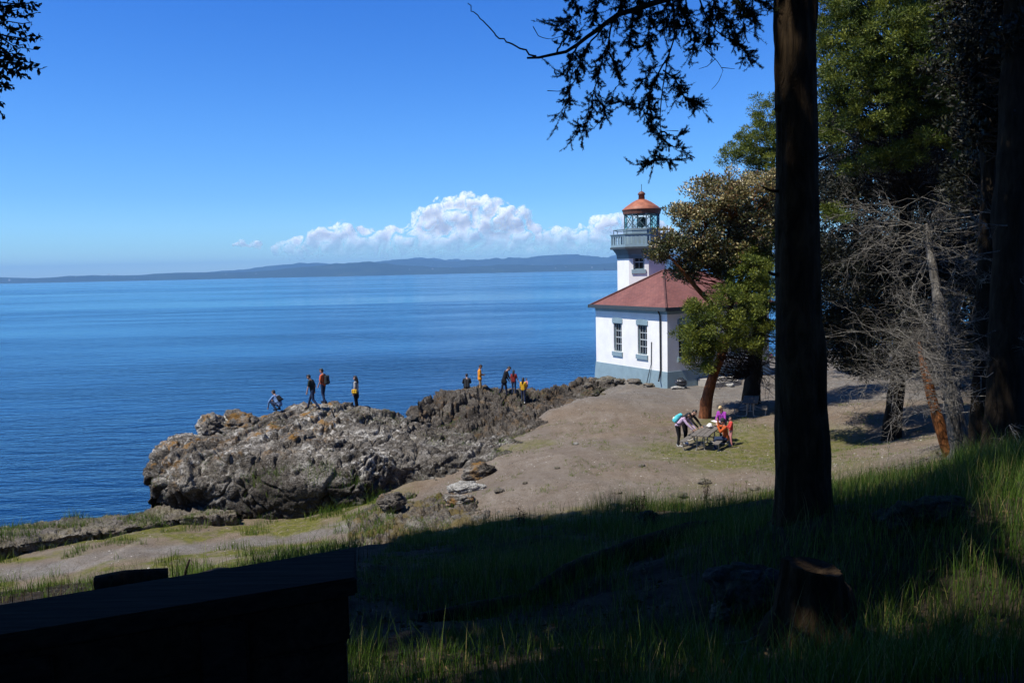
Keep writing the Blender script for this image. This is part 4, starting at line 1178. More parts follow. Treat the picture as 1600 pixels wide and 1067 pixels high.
    if coat:
        for s in (-1, 1):
            tc_.append((J['pel'] + side * s * 0.06 * k, J['pel'] + side * s * 0.07 * k + (J['kn' + ('R' if s > 0 else 'L')] - J['pel']) * coat, 0.125 * k, 0.13 * k))
    blob(top_name, tc_, 0.0155 * max(k, 0.75), CL[top], r, 3)
    bc = []
    for a in 'RL': bc += leg(a, 0.010, 0.016)
    for s in (-1, 1): bc.append((J['pel'] + side * s * 0.05 * k + (J['che'] - J['pel']) * 0.1, J['hi' + ('R' if s > 0 else 'L')], 0.108 * k, 0.10 * k))
    blob('trousers', bc, 0.0155 * max(k, 0.75), CL[bottom], r, 3)
    if skirt:
        sk = [(J['pel'] + side * s * 0.05 * k, J['pel'] + side * s * 0.07 * k + np.array([0, 0, -0.30]) * k, 0.115 * k, 0.125 * k) for s in (-1, 0, 1)]
        blob('skirt', sk, 0.02, CL[skirt], r, 3)
    for a in 'RL': blob('shoe', foot(a, 0.008), 0.012, CL[shoes], r, 2)
    if hat:
        blob('hat', [(hc + up * 0.06 * k - hd * 0.01 * k, hc + up * 0.045 * k, 0.108 * k, 0.108 * k)], 0.014, CL[hat], r, 2)
    r['_k'] = k
    return r, J, k
def lw(r, p):
    """point in a person's local space -> world"""
    a = r.rotation_euler[2]; ca, sa = math.cos(a), math.sin(a)
    return (r.location[0] + p[0] * ca - p[1] * sa, r.location[1] + p[0] * sa + p[1] * ca, r.location[2] + p[2])
def backpack(pr, J, k, mat, label, tilt=0.0, size=(0.29, 0.17, 0.44), trim=None):
    bdir = J['che'] - J['pel']; bdir /= np.linalg.norm(bdir)
    sd_ = J['shR'] - J['shL']; sd_ /= np.linalg.norm(sd_)
    bk = np.cross(sd_, bdir)          # points to the back
    c_ = (J['che'] * 0.75 + J['pel'] * 0.25) + bk * (0.11 + size[1] / 2 + 0.02) * k
    root = empty('backpack', lw(pr, c_), pr.rotation_euler[2]); tag(root, label, 'backpack')
    caps = []
    for s in (-1, 1):
        for t in (-1, 1):
            caps.append((sd_ * s * (size[0] / 2 - 0.07) + bdir * -(size[2] / 2 - 0.07) + bk * t * 0.03, sd_ * s * (size[0] / 2 - 0.075) + bdir * (size[2] / 2 - 0.08) + bk * t * 0.015, 0.08, 0.072))
    caps.append((bdir * 0.0 - bdir * 0.1 + bk * 0.06, bdir * 0.02 + bk * 0.06, 0.075, 0.07))
    blob('pack', caps, 0.015, CL[mat], root, 3)
    blob('front_pocket', [(bk * 0.105 - bdir * 0.13 - sd_ * 0.06, bk * 0.105 - bdir * 0.13 + sd_ * 0.06, 0.055, 0.055)], 0.012, CL[trim or mat], root, 2)
    for s in (-1, 1):
        mb = MB()
        mb.tube([bdir * 0.17 - bk * 0.06 + sd_ * s * 0.09, bdir * 0.24 - bk * 0.14 + sd_ * s * 0.11, bdir * 0.16 - bk * 0.315 + sd_ * s * 0.13, -bdir * 0.02 - bk * 0.325 + sd_ * s * 0.13, -bdir * 0.14 - bk * 0.2 + sd_ * s * 0.19, -bdir * 0.17 - bk * 0.06 + sd_ * s * 0.13], 0.018, 6)
        mb.build('strap', CL['black'], root)
    return root
def at_feet(px, py, D):
    q = P(px, py, D); x, y = q[0], q[1]
    return (x, y, surf_z(x, y) - 0.02)
LEFT, RIGHT, AWAY, TOW = math.pi / 2, -math.pi / 2, 0.0, math.pi
# --- four on the near outcrop
crouch = dict(pel=(0, -0.12, 0.30), che=(-0.02, 0.08, 0.60), nek=(-0.02, 0.16, 0.78), hed=(-0.02, 0.25, 0.90), shR=(0.17, 0.12, 0.72), shL=(-0.19, 0.12, 0.72), elR=(0.26, 0.30, 0.50), elL=(-0.25, 0.36, 0.45), haR=(0.12, 0.45, 0.46), haL=(-0.18, 0.52, 0.14),
              hiR=(0.10, -0.10, 0.30), hiL=(-0.10, -0.10, 0.30), knR=(0.19, 0.30, 0.46), knL=(-0.19, 0.28, 0.44), anR=(0.13, 0.02, 0.085), anL=(-0.13, 0.02, 0.085), hdir=(0, 1, -0.5))
q = at_feet(434, 631, 42.5); pr, J, k = person((q[0], q[1], q[2] + .12), rad(60), 1.75, 'person in a light blue shirt crouching at the edge of the grey outcrop', 'ltblue', 'denim', pose=crouch, top_name='shirt')
backpack(pr, J, k, 'black', 'black bag slung on the crouching blue-shirted person', size=(0.22, 0.13, 0.32))
walk = dict(knR=(0.10, 0.20, 0.52), anR=(0.10, 0.34, 0.10), knL=(-0.10, -0.06, 0.50), anL=(-0.10, -0.36, 0.12), hiR=(0.09, 0.02, 0.92), hiL=(-0.09, -0.02, 0.92), che=(0, 0.05, 1.29), nek=(0, 0.11, 1.48), hed=(0, 0.18, 1.61), hdir=(0, 1, -0.7), shR=(0.18, 0.07, 1.42), shL=(-0.18, 0.07, 1.42), elL=(-0.23, 0.12, 1.15), haL=(-0.22, 0.20, 0.90), elR=(0.23, -0.03, 1.15), haR=(0.23, 0.0, 0.9), fR=(0, 1, -0.2), fL=(0, 1, -0.35))
person(at_feet(490, 647, 41.8), rad(78), 1.78, 'bearded man in dark green t-shirt and jeans striding down the grey outcrop', 'dkgreen', 'denim', 'black', pose=walk, sleeves='short', top_name='t_shirt')
st2 = dict(knR=(0.10, 0.06, 0.50), anR=(0.10, 0.05, 0.085), knL=(-0.10, 0.0, 0.50), anL=(-0.10, -0.14, 0.085), hdir=(0, 1, -0.35), hed=(0, 0.07, 1.65), elR=(0.22, 0.03, 1.15), haR=(0.2, 0.14, 0.92), elL=(-0.22, 0.04, 1.15), haL=(-0.19, 0.16, 0.93))
pr, J, k = person(at_feet(506, 628, 44.2), rad(72), 1.82, 'man in an orange t-shirt with dark backpack standing on top of the outcrop', 'orange', 'denim', 'black', pose=st2, sleeves='short', top_name='t_shirt')
backpack(pr, J, k, 'dkgrey', 'dark grey backpack on the man in the orange t-shirt', size=(0.32, 0.2, 0.5))
pr, J, k = person(at_feet(557.5, 638, 43.4), rad(82), 1.74, 'woman in pale grey top and dark skirt alone on the outcrop, facing the sea', 'grey', 'black', 'black', pose=dict(hdir=(0.1, 1, -0.1)), longhair=0.06, skirt='black', sleeves='short', top_name='blouse')
def shoulder_bag(pr, J, k, mat, label, at):
    root = empty('shoulder_bag', lw(pr, np.array(at)), pr.rotation_euler[2]); tag(root, label, 'bag')
    blob('pouch', [((0, -0.10, -0.07), (0, 0.10, -0.07), 0.05, 0.05), ((0, -0.10, 0.07), (0, 0.10, 0.07), 0.045, 0.045), ((0, -0.1, -0.07), (0, -0.1, 0.07), 0.05, 0.045), ((0, 0.1, -0.07), (0, 0.1, 0.07), 0.05, 0.045), ((0, 0, -0.06), (0, 0, 0.06), 0.06, 0.055)], 0.014, CL[mat], root, 3)
    mb = MB(); mb.tube([(0, -0.1, 0.1), (-0.05 * np.sign(at[0]), -0.1, 0.42), (-0.18 * np.sign(at[0]), -0.02, 0.55), (-0.05 * np.sign(at[0]), 0.12, 0.42), (0, 0.1, 0.1)], 0.012, 5); mb.build('strap', CL['black'], root)
shoulder_bag(pr, J, k, 'yellow', 'bright yellow shoulder bag at the lone woman\'s hip', (-0.24, 0.02, 0.98))
# --- five on the dark outcrop
sit = dict(pel=(0, 0, 0.14), che=(0, 0.05, 0.48), nek=(0, 0.10, 0.68), hed=(0, 0.14, 0.83), shR=(0.19, 0.07, 0.61), shL=(-0.19, 0.07, 0.61), elR=(0.25, 0.18, 0.36), elL=(-0.25, 0.18, 0.36), haR=(0.13, 0.40, 0.34), haL=(-0.13, 0.40, 0.34),
           hiR=(0.09, 0.03, 0.12), hiL=(-0.09, 0.03, 0.12), knR=(0.14, 0.44, 0.34), knL=(-0.14, 0.44, 0.34), anR=(0.13, 0.66, 0.03), anL=(-0.13, 0.66, 0.03))
person(at_feet(730, 610, 52.6), rad(8), 1.75, 'person in a dark grey jacket sitting on the dark outcrop with back turned', 'dkgrey', 'black', pose=sit)
phone = dict(hdir=(0, 1, -0.6), hed=(0, 0.07, 1.64), elR=(0.22, -0.02, 1.16), haR=(0.10, 0.22, 1.15), elL=(-0.22, -0.02, 1.16), haL=(-0.09, 0.22, 1.13), anL=(-0.10, 0.08, 0.085), knL=(-0.10, 0.07, 0.5), anR=(0.105, -0.07, 0.085), cur=(0, 0, 1))
pr, J, k = person(at_feet(750, 610, 51.6), rad(-80), 1.76, 'man in an amber hooded jacket and khaki trousers looking at his phone', 'amber', 'khaki', 'white', pose=phone, skin='skin2', coat=0.15)
def phone_obj():
    q = lw(pr, (0.0, 0.33, 1.19)); r = empty('phone', q, pr.rotation_euler[2]); tag(r, 'black phone held by the man in the amber jacket', 'phone')
    mb = MB(); mb.box((0, 0, 0), (0.16, 0.02, 0.085), Matrix.Rotation(rad(-40), 4, 'X'), 0.004); mb.build('case', M['black'], r)
    mb = MB(); mb.box((0, -0.009, 0.009), (0.145, 0.004, 0.075), Matrix.Rotation(rad(-40), 4, 'X')); mb.build('screen', M['glass'], r)
phone_obj()
lean = dict(che=(0, 0.10, 1.28), nek=(0, 0.20, 1.46), hed=(0, 0.30, 1.57), hdir=(0, 1, -0.9), shR=(0.19, 0.13, 1.40), shL=(-0.19, 0.13, 1.40), elR=(0.23, 0.22, 1.13), haR=(0.19, 0.36, 0.93), elL=(-0.23, 0.18, 1.13), haL=(-0.2, 0.3, 0.92), knR=(0.10, 0.08, 0.5), anR=(0.10, 0.12, 0.085), knL=(-0.10, -0.10, 0.5), anL=(-0.10, -0.30, 0.10))
person(at_feet(788, 607.5, 51.8), rad(-75), 1.92, 'tall man in a long black jacket and dark jeans stooping towards the child', 'black', 'navy', pose=lean, coat=0.3)
person(at_feet(803, 609, 51.4), rad(-20), 1.48, 'long-haired child in a maroon top and jeans between the tall man and the woman', 'maroon', 'denim', pose=dict(elR=(0.25, 0.05, 1.16), haR=(0.32, 0.1, 0.98)), longhair=0.1, sleeves='short', top_name='top')
hold = dict(elR=(0.24, 0.06, 1.18), haR=(0.12, 0.26, 1.20), elL=(-0.23, 0.03, 1.17), haL=(-0.12, 0.2, 1.1))
pr, J, k = person(at_feet(817.5, 611, 51.0), rad(-25), 1.56, 'woman in a mustard jumper, jeans and white shoes carrying a toddler', 'mustard', 'denim', 'white', pose=hold, longhair=0.08, top_name='jumper')
tod = dict(pel=(0, 0, 0.34), che=(0, 0.03, 0.72), nek=(0, 0.05, 1.0), hed=(0, 0.07, 1.26), shR=(0.2, 0.03, 0.92), shL=(-0.2, 0.03, 0.92), elR=(0.28, 0.1, 0.66), elL=(-0.28, 0.1, 0.66), haR=(0.2, 0.3, 0.6), haL=(-0.2, 0.3, 0.6), hiR=(0.12, 0.02, 0.32), hiL=(-0.12, 0.02, 0.32), knR=(0.18, 0.26, 0.16), knL=(-0.18, 0.26, 0.16), anR=(0.16, 0.25, -0.12), anL=(-0.16, 0.25, -0.12))
q = lw(pr, (0.14, 0.27, 0.86)); person(q, pr.rotation_euler[2] + rad(150), 0.86, 'toddler in pink held against the shoulder of the mustard-jumper woman', 'pink', 'pink', 'white', pose=tod, top_name='romper')
# --- round the table
ca, sa = math.cos(tdir), math.sin(tdir)
def tab(a, bb, z=0.0):   # table frame: a along its length (away), bb to its left
    return (T1c[0] + ca * a - sa * bb, T1c[1] + sa * a + ca * bb, TZ1 + z)
hdg = lambda ang: tdir + ang   # heading helper: 0 faces table's left
bend = dict(pel=(0, -0.10, 0.95), che=(0, 0.13, 1.21), nek=(0, 0.30, 1.36), hed=(0, 0.42, 1.44), shR=(0.17, 0.23, 1.29), shL=(-0.17, 0.23, 1.29), elR=(0.20, 0.44, 1.05), elL=(-0.20, 0.44, 1.05), haR=(0.15, 0.66, 0.83), haL=(-0.15, 0.66, 0.83), hiR=(0.09, -0.10, 0.92), hiL=(-0.09, -0.10, 0.92), knR=(0.10, -0.02, 0.5), knL=(-0.10, -0.06, 0.5), anL=(-0.1, -0.14, 0.085), hdir=(0, 1, -0.7))
pr, J, k = person(tab(-0.10, 1.12, 0.0), hdg(math.pi) - 0.1, 1.72, 'woman in lilac sleeves and black leggings bending over the picnic table', 'lilac', 'black', 'grey', pose=bend, top_name='top', longhair=0.05)
backpack(pr, J, k, 'teal', 'turquoise backpack on the woman bending over the table', trim='white', size=(0.32, 0.2, 0.48))
seat = dict(pel=(0, 0, 0.54), che=(0, 0.08, 0.86), nek=(0, 0.16, 1.05), hed=(0, 0.24, 1.18), shR=(0.18, 0.12, 0.98), shL=(-0.18, 0.12, 0.98), elR=(0.25, 0.28, 0.80), elL=(-0.25, 0.28, 0.80), haR=(0.14, 0.52, 0.82), haL=(-0.14, 0.52, 0.82), hiR=(0.10, 0.03, 0.53), hiL=(-0.10, 0.03, 0.53), knR=(0.12, 0.45, 0.52), knL=(-0.12, 0.45, 0.52), anR=(0.12, 0.42, 0.085), anL=(-0.12, 0.42, 0.085), hdir=(0, 1, -0.5))
person(tab(0.55, 1.0), hdg(math.pi) - 0.25, 1.76, 'dark-haired man in black with white shoes leaning on the left side of the picnic table', 'black', 'black', 'white', pose=dict(bend, hdir=(0.2, 1, -0.2)))
purp = dict(che=(0, 0.08, 1.27), nek=(0, 0.16, 1.46), hed=(0, 0.23, 1.59), hdir=(0, 1, -0.8), shR=(0.18, 0.12, 1.39), shL=(-0.18, 0.12, 1.39), elR=(0.22, 0.20, 1.12), haR=(0.10, 0.42, 1.02), elL=(-0.22, 0.2, 1.12), haL=(-0.08, 0.42, 1.02), cur=(0, 0, 1))
ppr, J, k = person(tab(1.45, -0.42), hdg(1.25), 1.70, 'blonde woman in a purple jacket standing at the far end of the picnic table', 'purple', 'navy', 'black', 'blond', pose=purp, longhair=0.14)
arms = dict(seat, elR=(0.34, 0.22, 0.98), haR=(0.30, 0.30, 1.24), elL=(-0.26, 0.26, 0.86), haL=(-0.10, 0.36, 1.10), hdir=(0.2, 1, -0.2), che=(0, 0.04, 0.90), nek=(0, 0.08, 1.10), hed=(0, 0.13, 1.25), shR=(0.18, 0.06, 1.02), shL=(-0.18, 0.06, 1.02), cur=(0, 0, 1))
person(tab(-0.28, -0.92), hdg(0.35), 1.78, 'person in a rust-orange jacket and grey cap raising a hand, on the near right bench', 'rust', 'denim', 'grey', pose=arms, hat='dkgrey')
q = P(1142, 684, 36.0); person((q[0], q[1], z1(q[0], q[1]) - 0.01), LEFT, 1.28, 'small child in a coral red top standing behind the near right bench', 'red', 'pink', 'grey', pose=dict(elR=(0.22, 0.1, 1.15), haR=(0.2, 0.3, 1.12), elL=(-0.22, 0.1, 1.15), haL=(-0.2, 0.3, 1.12)), top_name='top')
def book():
    q = lw(ppr, (0.0, 0.53, 1.0)); r = empty('open_book', q, ppr.rotation_euler[2]); tag(r, 'open white booklet held by the blonde woman', 'book')
    for s in (-1, 1):
        mb = MB(); mb.box((s * 0.11, 0, 0.02), (0.21, 0.28, 0.012), Matrix.Rotation(rad(-8 * s), 4, 'Y')); mb.build('page', CL['white'], r)
book()
def paper():
    q = tab(0.62, -0.02, 0.79); r = empty('paper_bag', q, tdir); tag(r, 'crumpled white paper bag on the middle of the table', 'bag')
    bm = bmesh.new(); bmesh.ops.create_icosphere(bm, subdivisions=3, radius=1)
    V = np.array([v.co[:] for v in bm.verts]); F = np.array([[v.index for v in f.verts] for f in bm.faces]); bm.free()
    V = V * (1 + fbm(V * 2.2, 3, 15)[:, None] * 0.3) * np.array([0.17, 0.12, 0.09]) + np.array([0, 0, 0.09])
    mesh_quads('bag', V, F, CL['white'], r)
paper()

# ---------------------------------------------------------------- trees
def trunk_tube(pts, rs, n=20, sub=8, amp=0.12, seed=1, knob=0.0):
    """smooth, bark-ridged tapered trunk -> V, F"""
    pts = np.array(pts, float); rs = np.array(rs, float)
    s = np.concatenate([[0], np.cumsum(np.linalg.norm(np.diff(pts, axis=0), axis=1))])
    t = np.linspace(0, s[-1], (len(pts) - 1) * sub + 1)
    C = np.stack([np.interp(t, s, pts[:, i]) for i in range(3)], 1); R = np.interp(t, s, rs)
    for _ in range(sub):
        C[1:-1] = 0.25 * C[:-2] + 0.5 * C[1:-1] + 0.25 * C[2:]
    V, F = tubes_np(C[None], R[None], n)
    ax = np.repeat(C, n, 0); d = V - ax
    q = np.concatenate([unit(d) * 2.2, ax[:, 2:3] * 0.8], 1)
    q = np.stack([q[:, 0] + ax[:, 0] * .3, q[:, 1], q[:, 3] + q[:, 2] * 0.2], 1)
    r = 1 + amp * (ridged(q * np.array([1.6, 1.6, 0.7]), 3, seed) - 0.4) + knob * np.clip(fbm(q * np.array([.6, .6, .9]), 2, seed + 4) - 0.45, 0, 1) * 1.5
    return ax + d * r[:, None], F
def join(parts):
    Vs, Fs, b_ = [], [], 0
    for V, F in parts:
        Vs.append(V); Fs.append(F + b_); b_ += len(V)
    return np.concatenate(Vs), np.concatenate(Fs)
def curves(A, B, K=6, sag=0.1, wig=0.06, up=0.0):
    """N bent branches from A to B"""
    N = len(A); t = np.linspace(0, 1, K)[None, :, None]
    L = np.linalg.norm(B - A, axis=1)[:, None, None]
    Q = A[:, None, :] * (1 - t) + B[:, None, :] * t
    Q = Q + np.sin(np.pi * t) * np.array([0, 0, 1.0]) * (-sag + up) * L
    w = rng.normal(size=(N, K, 3)) * wig * L * np.sin(np.pi * t) * 0.8
    return Q + w
def clump_leaves(cen, rad_, n, L, Wd, up=0.35, flat=0.7, inner=0.35, tint_c=None, spread=0.18, droop=0.0):
    N = len(cen)
    d = unit(rng.normal(size=(N, n, 3)))
    rr = rng.uniform(inner, 1.0, size=(N, n, 1)) ** 0.6
    lob = 1 + 0.35 * np.sin(d[:, :, :1] * 5 + cen[:, None, :1] * 3) * np.cos(d[:, :, 1:2] * 6 + cen[:, None, 1:2] * 2)
    pp = cen[:, None, :] + d * rr * lob * np.reshape(rad_, (-1, 1, 1)) * np.array([1, 1, flat])
    dv = d + rng.normal(size=(N, n, 3)) * 0.5 + np.array([0, 0, up])
    tc_ = rng.uniform(0, 1, (N, 1)) * 0.45 if tint_c is None else tint_c[:, None]
    ti = np.clip(tc_ + 0.18 + rng.normal(size=(N, n)) * spread, 0, 1)
    l = L * rng.uniform(0.6, 1.3, N * n)
    V, F = leaves_np(pp.reshape(-1, 3), dv.reshape(-1, 3), l, l * Wd, droop=droop)
    return V, F, ti.ravel()
def shell(ells, n, lo=0.7, noise_=0.35):
    """points near the surface of a union of ellipsoids (cx,cy,cz,rx,ry,rz)"""
    ells = np.array(ells, float); vol = ells[:, 3] * ells[:, 4] + ells[:, 4] * ells[:, 5]
    out = []
    while len(out) < n:
        e = ells[rng.choice(len(ells), p=vol / vol.sum())]
        d = unit(rng.normal(size=3)); r = rng.uniform(lo, 1.0) * (1 + noise_ * float(vnoise(np.array([d * 2.3 + e[:3] * 0.7]), 77)[0]))
        out.append(e[:3] + d * r * e[3:])
    return np.array(out)
def crown(root, ells, n_cl, r_cl, n_lf, L, Wd, mat, name='foliage', trunkpts=None, br_mat=None, br_r=0.035, up=0.35, flat=0.7, lo=0.6, tint_fn=None, spread=0.18, inner=0.35, nb=None):
    c_ = shell(ells, n_cl, lo)
    rr = r_cl * rng.uniform(0.6, 1.35, n_cl)
    V, F, ti = clump_leaves(c_, rr, n_lf, L, Wd, up, flat, inner, tint_fn(c_) if tint_fn else None, spread)
    o = mesh_quads(name, V, F, mat, root, False, None, {'tint': ti})
    if trunkpts is not None:
        tp = np.array(trunkpts, float)
        sel = c_ if nb is None else c_[:nb]
        idx = np.array([np.argmin(((tp - (q - np.array([0, 0, 0.35 * np.linalg.norm(q[:2] - tp[len(tp) // 2, :2])]))) ** 2).sum(1)) for q in sel])
        Q = curves(tp[idx], sel, 7, 0.08, 0.05)
        R = np.linspace(1, 0.25, 7)[None, :] * br_r * rng.uniform(0.7, 1.4, (len(sel), 1))
        V, F = tubes_np(Q, R, 4)
        mesh_quads('branches', V, F, br_mat, root, True)
    return c_
def dense(pts, n=40):
    pts = np.array(pts, float); s = np.linspace(0, len(pts) - 1, n)
    return np.stack([np.interp(s, np.arange(len(pts)), pts[:, i]) for i in range(3)], 1)
def twigs(A, B, levels=2, nsub=7, r0=0.02, K=6, sag=0.0, up=0.0, wig=0.09, slen=0.45):
    """bare branching limbs: returns V,F"""
    parts = []
    Q = curves(A, B, K, sag, wig, up); R = np.linspace(1, 0.35, K)[None] * r0 * np.ones((len(A), 1))
    parts.append(tubes_np(Q, R, 4 if r0 > 0.015 else 3))
    for lv in range(levels):
        N = len(Q); L = np.linalg.norm(Q[:, -1] - Q[:, 0], axis=1)
        t = rng.uniform(0.25, 1.0, (N, nsub)); f = t * (K - 1); i0 = np.minimum(f.astype(int), K - 2); fr = (f - i0)[..., None]
        n_i = np.arange(N)[:, None]
        S = Q[n_i, i0] * (1 - fr) + Q[n_i, i0 + 1] * fr
        T = unit(Q[n_i, i0 + 1] - Q[n_i, i0])
        d = unit(T * 0.9 + rng.normal(size=S.shape) * 0.62 + np.array([0, 0, up * 1.2]))
        E = S + d * (L[:, None] * slen * rng.uniform(0.4, 1.1, (N, nsub)))[..., None]
        Q = curves(S.reshape(-1, 3), E.reshape(-1, 3), K, 0, wig, up)
        r0 *= 0.5
        parts.append(tubes_np(Q, np.linspace(1, 0.4, K)[None] * r0 * np.ones((len(Q), 1)), 3))
    return join(parts)

# --- big fir trunk in the foreground
TF_ = P(1257, 806, 12.5); tfz = z1(TF_[0], TF_[1])
fir = empty('fir_tree', (TF_[0], TF_[1], tfz)); tag(fir, 'tall dark fir trunk standing close by, right of centre', 'tree')
def loc(root, V): return np.asarray(V) - np.array(root.location)
d_ = 12.5
tp = [P(1257, 830, d_), P(1256, 790, d_), P(1253, 740, d_), P(1249, 640, d_), P(1248, 500, d_), P(1246, 300, d_), P(1243, 100, d_), P(1242, -80, d_), P(1240, -400, d_), P(1238, -1000, d_)]
V, F = trunk_tube(tp, [.50, .43, .385, .355, .33, .305, .285, .27, .24, .12], 40, 26, 0.13, 3, 0.18)
mesh_quads('trunk', loc(fir, V), F, M['bark_fir'], fir, True)
for (ax, ay, sx, sy, l_, r_) in ((1222, 170, -1, .25, .10, .07), (1274, 250, 1, .4, .22, .03), (1218, 430, -1, .3, .16, .028), (1280, 560, 1, .1, .13, .03), (1246, 380, .2, -.9, .18, .03), (1236, 640, -.3, -.9, .12, .035), (1216, 300, -1, -.2, .25, .02)):
    a_ = P(ax, ay, 12.45); mb = MB(); mb.tube(loc(fir, [a_ - np.array([sx, sy, 0]) * .1, a_ + np.array([sx, sy, .15]) * l_ * .5, a_ + np.array([sx, sy, .3]) * l_]), [r_ * 1.3, r_, r_ * .6], 7); mb.build('branch_stub', M['bark_fir'], fir, True)
# overhanging branch of the same fir, its sprays hanging into the picture
def pp_(L, D0=12.5, D1=11.5):
    n = len(L); return np.array([P(x, y, D0 + (D1 - D0) * i / max(1, n - 1)) for i, (x, y) in enumerate(L)])
def resamp(L, K): 
    s = np.concatenate([[0], np.cumsum(np.linalg.norm(np.diff(L, axis=0), axis=1))]); t = np.linspace(0, s[-1], K)
    return np.stack([np.interp(t, s, L[:, i]) for i in range(3)], 1)
limb_def = [([(1245, -120), (1180, -60), (1100, -18), (1020, 4), (960, 28), (925, 55), (890, 78), (850, 90), (824, 91)], 12.5, 11.3, .075, .014),
            ([(838, 88), (815, 76), (790, 65), (760, 40), (731, 6)], 11.3, 11.1, .013, .006),
            ([(1245, -60), (1200, -30), (1150, -12), (1080, -8), (1030, -16)], 12.5, 12.9, .05, .02)]
hang = [([(958, 30), (950, 62), (940, 100), (930, 140), (924, 180), (914, 206)], 11.9, 11.7, 46), ([(940, 45), (915, 75), (900, 110), (888, 150), (876, 180)], 11.8, 11.4, 40), ([(948, 80), (962, 100), (968, 130), (960, 142)], 11.8, 11.9, 20),
        ([(905, 70), (893, 92), (884, 120), (872, 112)], 11.6, 11.4, 16), ([(930, 150), (945, 172), (948, 185), (935, 192)], 11.7, 11.8, 14), ([(918, 190), (908, 200), (903, 206)], 11.7, 11.7, 8),
        ([(1050, -5), (1054, 40), (1052, 70), (1040, 102), (1034, 140), (1031, 190), (1034, 214), (1029, 240), (1022, 254)], 12.3, 12.0, 26),
        ([(1046, 84), (1030, 110), (1018, 140), (1004, 170), (985, 165), (962, 160)], 12.2, 12.0, 44), ([(1036, 110), (1055, 125), (1066, 150), (1085, 160), (1098, 170)], 12.2, 12.3, 42), ([(1020, 140), (1012, 165), (1018, 195), (1026, 204)], 12.1, 12.1, 30),
        ([(1028, 100), (1012, 112), (1004, 130), (1010, 140)], 12.2, 12.2, 16), ([(1033, 206), (1048, 212), (1060, 212)], 12.1, 12.1, 7), ([(1033, 214), (1044, 226), (1066, 232)], 12.0, 12.1, 9), ([(1026, 244), (1036, 248), (1050, 250)], 12.0, 12.0, 10), ([(1026, 248), (1014, 256), (1006, 257)], 12.0, 11.9, 8),
        ([(1090, -10), (1100, 20), (1120, 50), (1150, 70), (1175, 92)], 12.4, 12.6, 40), ([(1110, -5), (1125, 20), (1140, 40), (1146, 60)], 12.4, 12.5, 40), ([(1070, -8), (1075, 25), (1085, 60), (1082, 78)], 12.4, 12.3, 44), ([(1130, -12), (1155, 8), (1180, 22), (1178, 36)], 12.5, 12.6, 36),
        ([(1015, 0), (1018, 30), (1012, 60), (1018, 78)], 12.2, 12.2, 34), ([(990, 12), (988, 40), (982, 66), (985, 78)], 12.1, 12.0, 30), ([(1040, -4), (1044, 20), (1038, 50)], 12.3, 12.3, 34), ([(900, -40), (895, 0), (905, 20), (890, 28)], 11.7, 11.6, 26),
        ([(930, -30), (935, 5), (928, 30), (940, 48)], 11.8, 11.8, 34), ([(965, -25), (970, 5), (962, 30)], 12, 12, 34), ([(870, 84), (882, 60), (900, 40), (880, 32)], 11.4, 11.5, 14), ([(1000, -25), (1005, 0), (1000, 25)], 12.1, 12.1, 30), ([(1160, -20), (1185, 0), (1196, 6)], 12.5, 12.5, 26),
        ([(1060, -15), (1062, 15), (1058, 44)], 12.4, 12.5, 34), ([(1120, -25), (1115, 5), (1105, 40), (1110, 66)], 12.5, 12.6, 40), ([(1150, -10), (1165, 15), (1160, 45)], 12.6, 12.7, 30), ([(890, 60), (905, 62), (880, 50), (868, 40)], 11.5, 11.5, 10)]
bare = [([(838, 30), (860, 40), (875, 42)], 11.5), ([(833, 42), (842, 58), (860, 62), (895, 52)], 11.5), ([(855, 142), (872, 143), (885, 140)], 11.6), ([(1102, 78), (1120, 95), (1130, 110), (1122, 130), (1112, 140)], 12.4), ([(1128, 106), (1148, 108)], 12.4), ([(1118, 92), (1105, 104), (1092, 108)], 12.4), ([(1150, 28), (1165, 46), (1188, 56)], 12.6), ([(970, 112), (982, 102), (988, 92)], 11.9), ([(1060, 140), (1075, 136)], 12.2), ([(1060, 205), (1040, 204)], 12)]
parts = []
for L, a, bb, r0, r1 in limb_def:
    Q = resamp(pp_(L, a, bb), 24); Q[1:-1] += rng.normal(size=(22, 3)) * 0.012
    parts.append(tubes_np(Q[None], np.linspace(r0, r1, 24)[None], 8))
tw_s, tw_d = [], []
for L, a, bb, nt_ in hang:
    Q = resamp(pp_(L, a, bb), 14); Q[1:-1] += rng.normal(size=(12, 3)) * 0.012
    parts.append(tubes_np(Q[None], np.linspace(.014, .005, 14)[None], 5))
    f = rng.uniform(1.5, 13, nt_); i0 = np.minimum(f.astype(int), 12); fr = (f - i0)[:, None]
    S = Q[i0] * (1 - fr) + Q[i0 + 1] * fr; T = unit(Q[i0 + 1] - Q[i0])
    d = unit(T * 0.9 + rng.normal(size=S.shape) * np.array([0.7, 0.7, 0.38]) + np.array([0, 0, -0.1]))
    tw_s.append(S); tw_d.append(d * rng.uniform(0.07, 0.20, (nt_, 1)))
    tw_s.append(Q[-1:]); tw_d.append(unit(Q[-1:] - Q[-2:-1]) * 0.2)
for L, D in bare:
    Q = resamp(pp_(L, D, D), 10); parts.append(tubes_np(Q[None], np.linspace(.006, .003, 10)[None], 4))
S = np.concatenate(tw_s); Dv = np.concatenate(tw_d)
